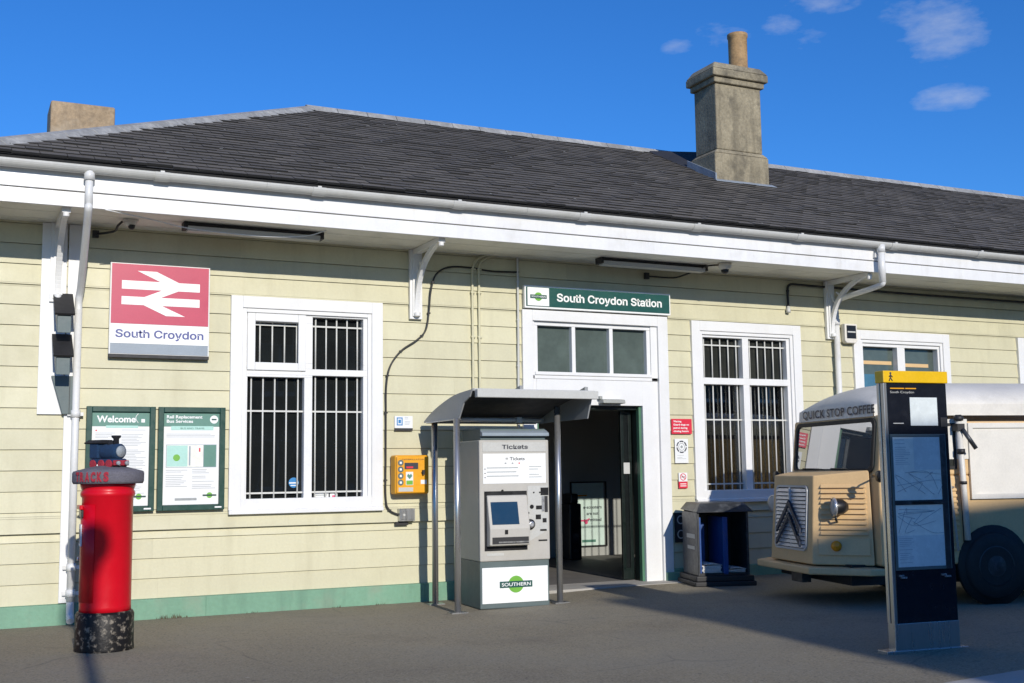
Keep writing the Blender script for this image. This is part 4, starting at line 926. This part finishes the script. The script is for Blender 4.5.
# roof cap
rc = MB().use('van_white'); NY, NX = 28, 30
xs_ = [-.06]+[-.06-.9*(k/14)**1.6 for k in range(1, 15)]+[-.96-(3.75-.96)*k/8 for k in range(1, 9)]
zb, zd, Hc = 1.84, 1.955, .27
rows_ = []
for x in xs_:
    d_ = min(1.0, (-.06-x)/.9); fr_ = (1-(1-d_)**2.6)**(1/2.0) if d_ > 0 else 0
    wy = HW-.04-.10*(1-d_)**3
    rows_.append([rc.V((x, wy*math.sin(R(90)*(-1+2*k/NY)), zd+Hc*fr_*max(0, 1-abs(math.sin(R(90)*(-1+2*k/NY)))**2.4)**.62)) for k in range(NY+1)])
for a, b in zip(rows_, rows_[1:]):
    for k in range(NY): rc.face((a[k], a[k+1], b[k+1], b[k]), True)
for a, b in zip(rows_, rows_[1:]):
    for k in (0, NY):
        p0, p1 = a[k], b[k]; rc.face((p0, p1, rc.V((p1.co.x, p1.co.y, zb)), rc.V((p0.co.x, p0.co.y, zb))))
fr0 = rows_[0]; lo = [rc.V((v.co.x+.01, v.co.y, zb)) for v in fr0]
for k in range(NY): rc.face((fr0[k], fr0[k+1], lo[k+1], lo[k]))
rc.build('roof', van)
text('lettering', 'QUICK STOP COFFEE', van, 'ink_dark', -.045, .08, 1.872, 1.55, .088, 'CENTER', .003, .02, rot=(R(90), 0, R(90)), spacing=1.05)
# nose
ns = MB()
ftop, fbot = .40, .50
NB, NT = .36, 1.27
prof_lo = [(.51, -.475), (.51, .475), (.02, .84), (.02, -.84)]
prof_hi = [(.45, -.445), (.45, .445), (.02, .80), (.02, -.80)]
lo = [ns.V((x, y, NB)) for x, y in prof_lo]; hi = [ns.V((x, y, NT-.02 if x > .1 else NT+.03)) for x, y in prof_hi]
ns.face(lo[::-1]); ns.face(hi)
for i in range(4): j = (i+1) % 4; ns.face((lo[i], lo[j], hi[j], hi[i]))
ns.build('bonnet', van, 'tan', bevel=.012, seg=2)
def fx(z): return .51-.06*(z-NB)/(NT-NB)
gr = MB().use('rubber'); 
def fpoly(mb, pts, d0, d1):
    A = [mb.V((fx(z)+d0, y, z)) for y, z in pts]; B = [mb.V((fx(z)+d1, y, z)) for y, z in pts]
    mb.face(A[::-1]); mb.face(B)
    for i in range(len(pts)): j = (i+1) % len(pts); mb.face((A[i], A[j], B[j], B[i]))
fpoly(gr, rrect(-.345, .345, .50, 1.135, .05), -.01, .004)
gr.use('slat')
oo, ii = rrect(-.36, .36, .485, 1.15, .06), rrect(-.338, .338, .507, 1.128, .045)
A = [[gr.V((fx(z)+d_, y, z)) for y, z in ring] for ring, d_ in ((oo, .001), (oo, .018), (ii, .018), (ii, .001))]
for a, b in zip(A, A[1:]):
    for k in range(len(a)): j = (k+1) % len(a); gr.face((a[k], a[j], b[j], b[k]))
for k in range(15):
    z = .530+k*.0405
    gr.hexa(((fx(z)+.004, -.335, z-.012), (fx(z)+.026, -.335, z-.014), (fx(z)+.026, .335, z-.014), (fx(z)+.004, .335, z-.012), (fx(z)+.004, -.335, z+.018), (fx(z)+.010, -.335, z+.018), (fx(z)+.010, .335, z+.018), (fx(z)+.004, .335, z+.018)))
gr.box(.485, .505, -.008, .008, .505, 1.125)
grille = gr.build('grille', van)
cv = MB()
for zt in (1.00, .87):
    for s_ in (-1, 1):
        cv_pts = [(0, zt), (s_*.27, zt-.29), (s_*.27, zt-.345), (0, zt-.055)]
        fpoly(cv, cv_pts if s_ > 0 else cv_pts[::-1], .028, .05)
cv.build('chevron', grille, 'shaded_chrome')
# louvred nose sides
for s_ in (-1, 1):
    p0, p1 = Vector((.51, s_*.475, 0)), Vector((.02, s_*.84, 0)); dv = (p1-p0); nn = Vector((dv.y, -dv.x, 0)).normalized()*s_
    if nn.y*s_ < 0: nn = -nn
    def onside(f, z, off):
        lo_ = p0.lerp(p1, f); hi_ = Vector((.45, s_*.445, 0)).lerp(Vector((.02, s_*.80, 0)), f); q_ = lo_.lerp(hi_, (z-NB)/(NT-NB)); return (q_.x+nn.x*off, q_.y+nn.y*off, z)
    lv = MB()
    for k in range(10):
        z = .66+k*.052
        lv.hexa((onside(.14, z, -.004), onside(.92, z, -.004), onside(.92, z, .030), onside(.14, z, .030), onside(.14, z+.036, -.004), onside(.92, z+.036, -.004), onside(.92, z+.036, .002), onside(.14, z+.036, .002)))
    lv.hexa((onside(.10, .46, -.004), onside(.94, .46, -.004), onside(.94, .46, .02), onside(.10, .46, .02), onside(.10, .62, -.004), onside(.94, .62, -.004), onside(.94, .62, .014), onside(.10, .62, .014)))
    lv.build('louvre', van, 'tan', bevel=.004)
    c_ = Vector(onside(.42, .94, .0)); f_ = Vector((1, -.22*s_, 0)).normalized()
    hx = Vector(onside(.42, .94, .10))
    rotm = f_.to_track_quat('Z', 'Y').to_matrix().to_4x4(); hm_ = Matrix.Translation(hx) @ rotm
    hl1 = MB().lathe([(.001, -.13), (.04, -.12), (.075, -.07), (.085, .0), (.086, .02)], (0, 0, 0), 24, hm_, False); hl1.tube((c_, hx-f_*.04), .02, 8); hl1.tube((hx+Vector((0, 0, -.09)), hx+Vector((.0, 0, -.13)), c_+Vector((0, 0, -.16))), .012, 6)
    ho = hl1.build('headlight', van, 'black')
    MB().lathe([(.086, .0), (.094, .005), (.092, .03), (.08, .03)], (0, 0, 0), 24, hm_, False).build('rim', ho, 'chrome')
    MB().lathe([(.08, .026), (.06, .036), (.001, .04)], (0, 0, 0), 24, hm_, False).build('lens', ho, 'tvm_light')
    im = Matrix.Translation(Vector(onside(.40, .55, .018))) @ nn.to_track_quat('Z', 'Y').to_matrix().to_4x4()
    MB().lathe([(.052, 0), (.052, .02), (.04, .04), (.001, .048)], (0, 0, 0), 20, im, False).build('indicator', van, 'amber')
bmpr = MB(); bmpr.prism([(.62, -.60), (.62, .60), (.16, 1.0), (.0, 1.0), (.0, -1.0), (.16, -1.0)], 'z', .275, .345); bmpr.build('bumper', van, 'tan', bevel=.015)
MB().box(.35, .45, -.12, .12, .15, .26).build('tow_plate', van, 'stand')
MB().box(VL+.1, .25, -.78, .78, .17, .37).build('underframe', van, 'rubber')
# corrugated near and far sides
for s_ in (-1, 1):
    cg = MB(); ys_ = sorted((s_*(HW-.002), s_*(HW+.014)))
    for k in range(11):
        z = .50+k*.058; cg.box(-.86, -.06, ys_[0], ys_[1], z, z+.03)
        cg.box(VL+.05, -1.75, ys_[0], ys_[1], z, z+.03)
    cg.build('corrugated_panel', van, 'tan', bevel=.008)
    mr = MB().tube(((-.02, s_*.93, 1.255), (.06, s_*1.03, 1.26), (.10, s_*1.12, 1.25)), .009, 6); mr.lathe([(.001, -.02), (.05, -.02), (.06, 0), (.05, .02), (.001, .025)], (0, 0, 0), 18, Matrix.Translation((.1, s_*1.13, 1.24)) @ Matrix.Rotation(R(90), 4, 'Y'))
    mr.build('mirror', van, 'black')
    for xw in (-1.22, -3.2):
        arch = MB().lathe([(.02, 0), (.40, 0), (.40, .05), (.02, .05)], (0, 0, 0), 32, Matrix.Translation((xw, s_*(HW-.03), .34)) @ Matrix.Rotation(R(-90*s_), 4, 'X')); arch.build('wheel_arch', van, 'rubber')
        mw = Matrix.Translation((xw, s_*(HW-.10), .335)) @ Matrix.Rotation(R(-90*s_), 4, 'X')
        wo = MB().lathe([(.20, 0), (.32, .0), (.335, .03), (.335, .12), (.31, .155), (.20, .155)], (0, 0, 0), 32, mw).build('wheel', van, 'rubber')
        MB().lathe([(.205, .12), (.20, .158), (.14, .14), (.08, .165), (.001, .17)], (0, 0, 0), 24, mw, False).build('hubcap', wo, 'stand')
MB().use('van_white').box(-1.0, -.72, HW+.001, HW+.012, 1.40, 1.80).build('side_panel', van)
for x_ in (-.10, -.90, -1.70): MB().box(x_-.004, x_+.004, HW, HW+.004, .40, 1.78).build('door_seam', van, 'rubber')
dw = MB().use('rubber'); frame_box(dw, -.86, -.14, 1.30, 1.76, .03, HW+.002, HW+.016); dw.use('pane2').box(-.83, -.17, HW+.002, HW+.006, 1.33, 1.73); dw.build('door_window', van)
MB().tube(((-.80, HW+.03, 1.12), (-.70, HW+.03, 1.12)), .012, 8).build('door_handle', van, 'chrome')
ht = MB(); ht.use('van_white'); frame_box(ht, VL+.1, -1.0, 1.0, 1.76, .05, HW+.002, HW+.03); ht.use('van_white').box(VL+.15, -1.05, HW-.0, HW+.012, 1.05, 1.71); ht.build('serving_hatch', van)
# awning and its strut
aw = MB().use('van_white').tube(((-.86, HW+.08, 1.78), (-.90, HW+.07, .60)), .03, 10).use('blackmat').lathe([(.04, 0), (.04, .05)], (-.87, HW+.08, 1.45), 12).lathe([(.036, 0), (.036, .03)], (-.88, HW+.075, 1.15), 12).lathe([(.045, 0), (.05, .03), (.03, .06)], (-.86, HW+.08, 1.78), 12)
aw.box(-.9, -.82, HW, HW+.12, 1.68, 1.75); aw.use('stand').tube(((-.87, HW+.12, 1.7), (-.98, HW+.17, 1.5)), .022, 8); aw.build('awning_strut', van)
MB().tube(((-.60, HW+.02, 1.78), (-.70, HW+.07, 1.60), (-.78, HW+.08, .5)), .012, 8).build('brace', van, 'gutter')

# ------------------------------------------------------------------ seen through the door
t = thing('scooter_poster', 'pale green framed poster about e-scooters on the back wall of the hall', 'poster', (5.69, 3.99, .215))
f = MB(); frame_box(f, 0, .66, 0, 1.03, .02, -.025, 0); f.build('frame', t, 'blackmat')
MB().box(.02, .61, -.012, -.006, .02, 1.01).build('sheet', t, 'pale_mint')
for i, s_ in enumerate(('e-scooters', 'are not', 'permitted')): text('lettering', s_, t, 'ink_dark', .40, -.0125, .60-i*.10, (.34, .22, .32)[i], .052, 'CENTER', off=.02)
s = MB().use('pink').box(.06, .30, -.0145, -.013, .40, .425).tube(((.28, -.014, .41), (.34, -.014, .44)), .012, 6)
for x in (.08, .28): s.lathe([(.03, 0), (.03, .0015)], (0, 0, 0), 16, Matrix.Translation((x, -.0145, .385)) @ Matrix.Rotation(R(90), 4, 'X'))
s.use('aed').box(.05, .30, -.0145, -.013, .80, .82); s.use('teal').box(.2, .45, -.0145, -.013, .07, .11); s.build('print', t)
t = thing('ticket_gate', 'dark slim ticket gate standing inside the hall beside the poster', 'ticket gate', (5.42, 3.45, .07))
MB().box(-.09, .12, -.1, .25, 0, .85).box(-.05, .08, -.08, .2, .85, 1.0).build('cabinet', t, 'black', bevel=.02)
MB().box(-.04, .06, -.104, -.1, .25, .4).box(-.04, .06, -.104, -.1, .12, .16).box(-.02, .05, -.084, -.08, .9, .94).build('panel', t, 'stand')

# ------------------------------------------------------------------ weeds along the plinth
wd = MB(); rn = random.Random(3)
def tuft(x, y, n, hgt):
    for k in range(n):
        a = rn.uniform(0, 6.28); l_ = rn.uniform(.4, 1)*hgt; bx, by = x+rn.uniform(-.06, .06), y+rn.uniform(-.015, .0)
        tx, ty = bx+math.cos(a)*l_*.5, by-abs(math.sin(a))*l_*.4
        wd.face([wd.V(p) for p in ((bx-.004, by, 0), (bx+.004, by, 0), (tx, ty, l_))])
for x, n, h_ in ((-1.2, 14, .05), (-1.1, 18, .06), (-1.0, 10, .04), (.6, 8, .03), (-.3, 6, .03), (1.1, 8, .035), (5.0, 10, .05)): tuft(x, -.075, n, h_)
tag(wd.build('weeds', m='weed'), kind='stuff')

# ------------------------------------------------------------------ surroundings out of the frame
t = thing('boundary_wall', 'brick boundary wall joining the left corner of the station', 'wall', (-7.1, .5, 0))
b_ = MB(); z = 0; r_ = 0
while z < 1.8:
    x = -3.8-(.115 if r_ % 2 else 0)
    while x < 3.85: b_.box(x+.004, x+.221, 0, .2, z+.004, z+.071); x += .225
    z += .075; r_ += 1
b_.build('bricks', t, 'brick'); MB().box(-3.9, 3.86, .01, .19, 0, 1.8).build('mortar', t, 'concrete'); MB().box(-3.95, 3.87, -.04, .24, 1.8, 1.86).build('coping', t, 'concrete', bevel=.01)
def facade(loc, w, h, label, m):
    """brick terrace across the road, its front towards the station"""
    t = thing('brick_building', label, 'building', loc)
    wins = []
    for fl_ in range(int(h//3.1)):
        for i in range(int(w//2.8)): wins.append((.9+i*2.8, 2.1+i*2.8, .9+fl_*3.1, 2.5+fl_*3.1))
    b = MB()
    for a, c, z0, z1 in pieces(0, w, 0, h, wins): b.box(a, c, -.3, 0, z0, z1)
    b.box(0, .3, -9, -.3, 0, h).box(w-.3, w, -9, -.3, 0, h).box(.3, w-.3, -9, -8.7, 0, h).box(.3, w-.3, -8.7, -.3, h-.3, h-.05)
    b.build('wall', t, 'brick')
    for a, c, z0, z1 in wins:
        f = MB(); frame_box(f, a, c, z0, z1, .07, -.2, -.12); f.box((a+c)/2-.03, (a+c)/2+.03, -.19, -.13, z0+.07, z1-.07).box(a-.06, c+.06, -.1, .06, z0-.08, z0-.001); fo = f.build('window', t, 'white')
        MB().box(a+.07, c-.07, -.17, -.16, z0+.07, z1-.07).build('pane', fo, 'pane')
    MB().box(-.1, w+.1, -9.1, .12, h, h+.18).build('parapet', t, 'concrete')
HB = SUN_TAN*(24.0-.75)-.18
facade((1.83, -24.0, 0), 26, HB-.18, 'tall brick terrace across the road from the station', 'brick')
t = thing('street_lamp', 'tall black street lamp with a round globe across the forecourt', 'street lamp', (-2.90, -14.1, -.1))
MB().lathe([(.12, 0), (.12, .5), (.06, .6), (.055, 5.4), (.09, 5.45), (.09, 5.5)], seg=20).build('post', t, 'black')
MB().lathe([(.08, 0), (.15, .07), (.17, .17), (.14, .28), (.06, .33)], (0, 0, 5.5), 20).build('globe', t, 'van_white')

def tree(x, y, h, sp, label, seed):
    rn = random.Random(seed); t = thing('tree', label, 'tree', (x, y, 0), 0, 'trees behind the boundary wall')
    tk = MB(); tips = []
    tk.tube(smooth_path([(0, 0, -.1), (.08, .05, h*.25), (-.05, .1, h*.5), (.05, 0, h*.85)], 4), [.22-.19*i/12 for i in range(13)], 10)
    for k in range(16):
        a = rn.uniform(0, 6.28); z0 = h*rn.uniform(.3, .75); l_ = sp*rn.uniform(.55, 1)*(1.15-abs(z0/h-.5))
        tip = (math.cos(a)*l_, math.sin(a)*l_, z0+h*rn.uniform(.08, .25)); tips.append((tip, l_))
        tk.tube(smooth_path([(0, 0, z0), (tip[0]*.5, tip[1]*.5, z0+h*.05), tip], 3), [.07-.009*i for i in range(7)], 6)
    tk.build('trunk', t, 'bark')
    lf = MB(); tips.append(((0, 0, h*.92), sp*.6))
    for tip, l_ in tips:
        for c in range(7):
            q = Vector(tip)+Vector((rn.gauss(0, .3), rn.gauss(0, .3), rn.gauss(0, .25)))*sp*.55
            for j in range(28):
                p = q+Vector((rn.gauss(0, .22), rn.gauss(0, .22), rn.gauss(0, .16)))*sp*.5
                u = Vector((rn.uniform(-1, 1), rn.uniform(-1, 1), rn.uniform(-.6, .6))).normalized(); v = u.cross(Vector((rn.uniform(-1, 1), rn.uniform(-1, 1), 1))).normalized()
                lf.face([lf.V(p+u*.10), lf.V(p+v*.06), lf.V(p-u*.10), lf.V(p-v*.06)])
    lf.build('crown', t, 'leaf')
tree(-6.6, 9.5, 5.4, 2.0, 'leafy green tree rising behind the left end of the brick boundary wall', 2)
tree(-10.2, 13.5, 7.5, 2.8, 'taller green tree farthest behind the brick boundary wall', 5)
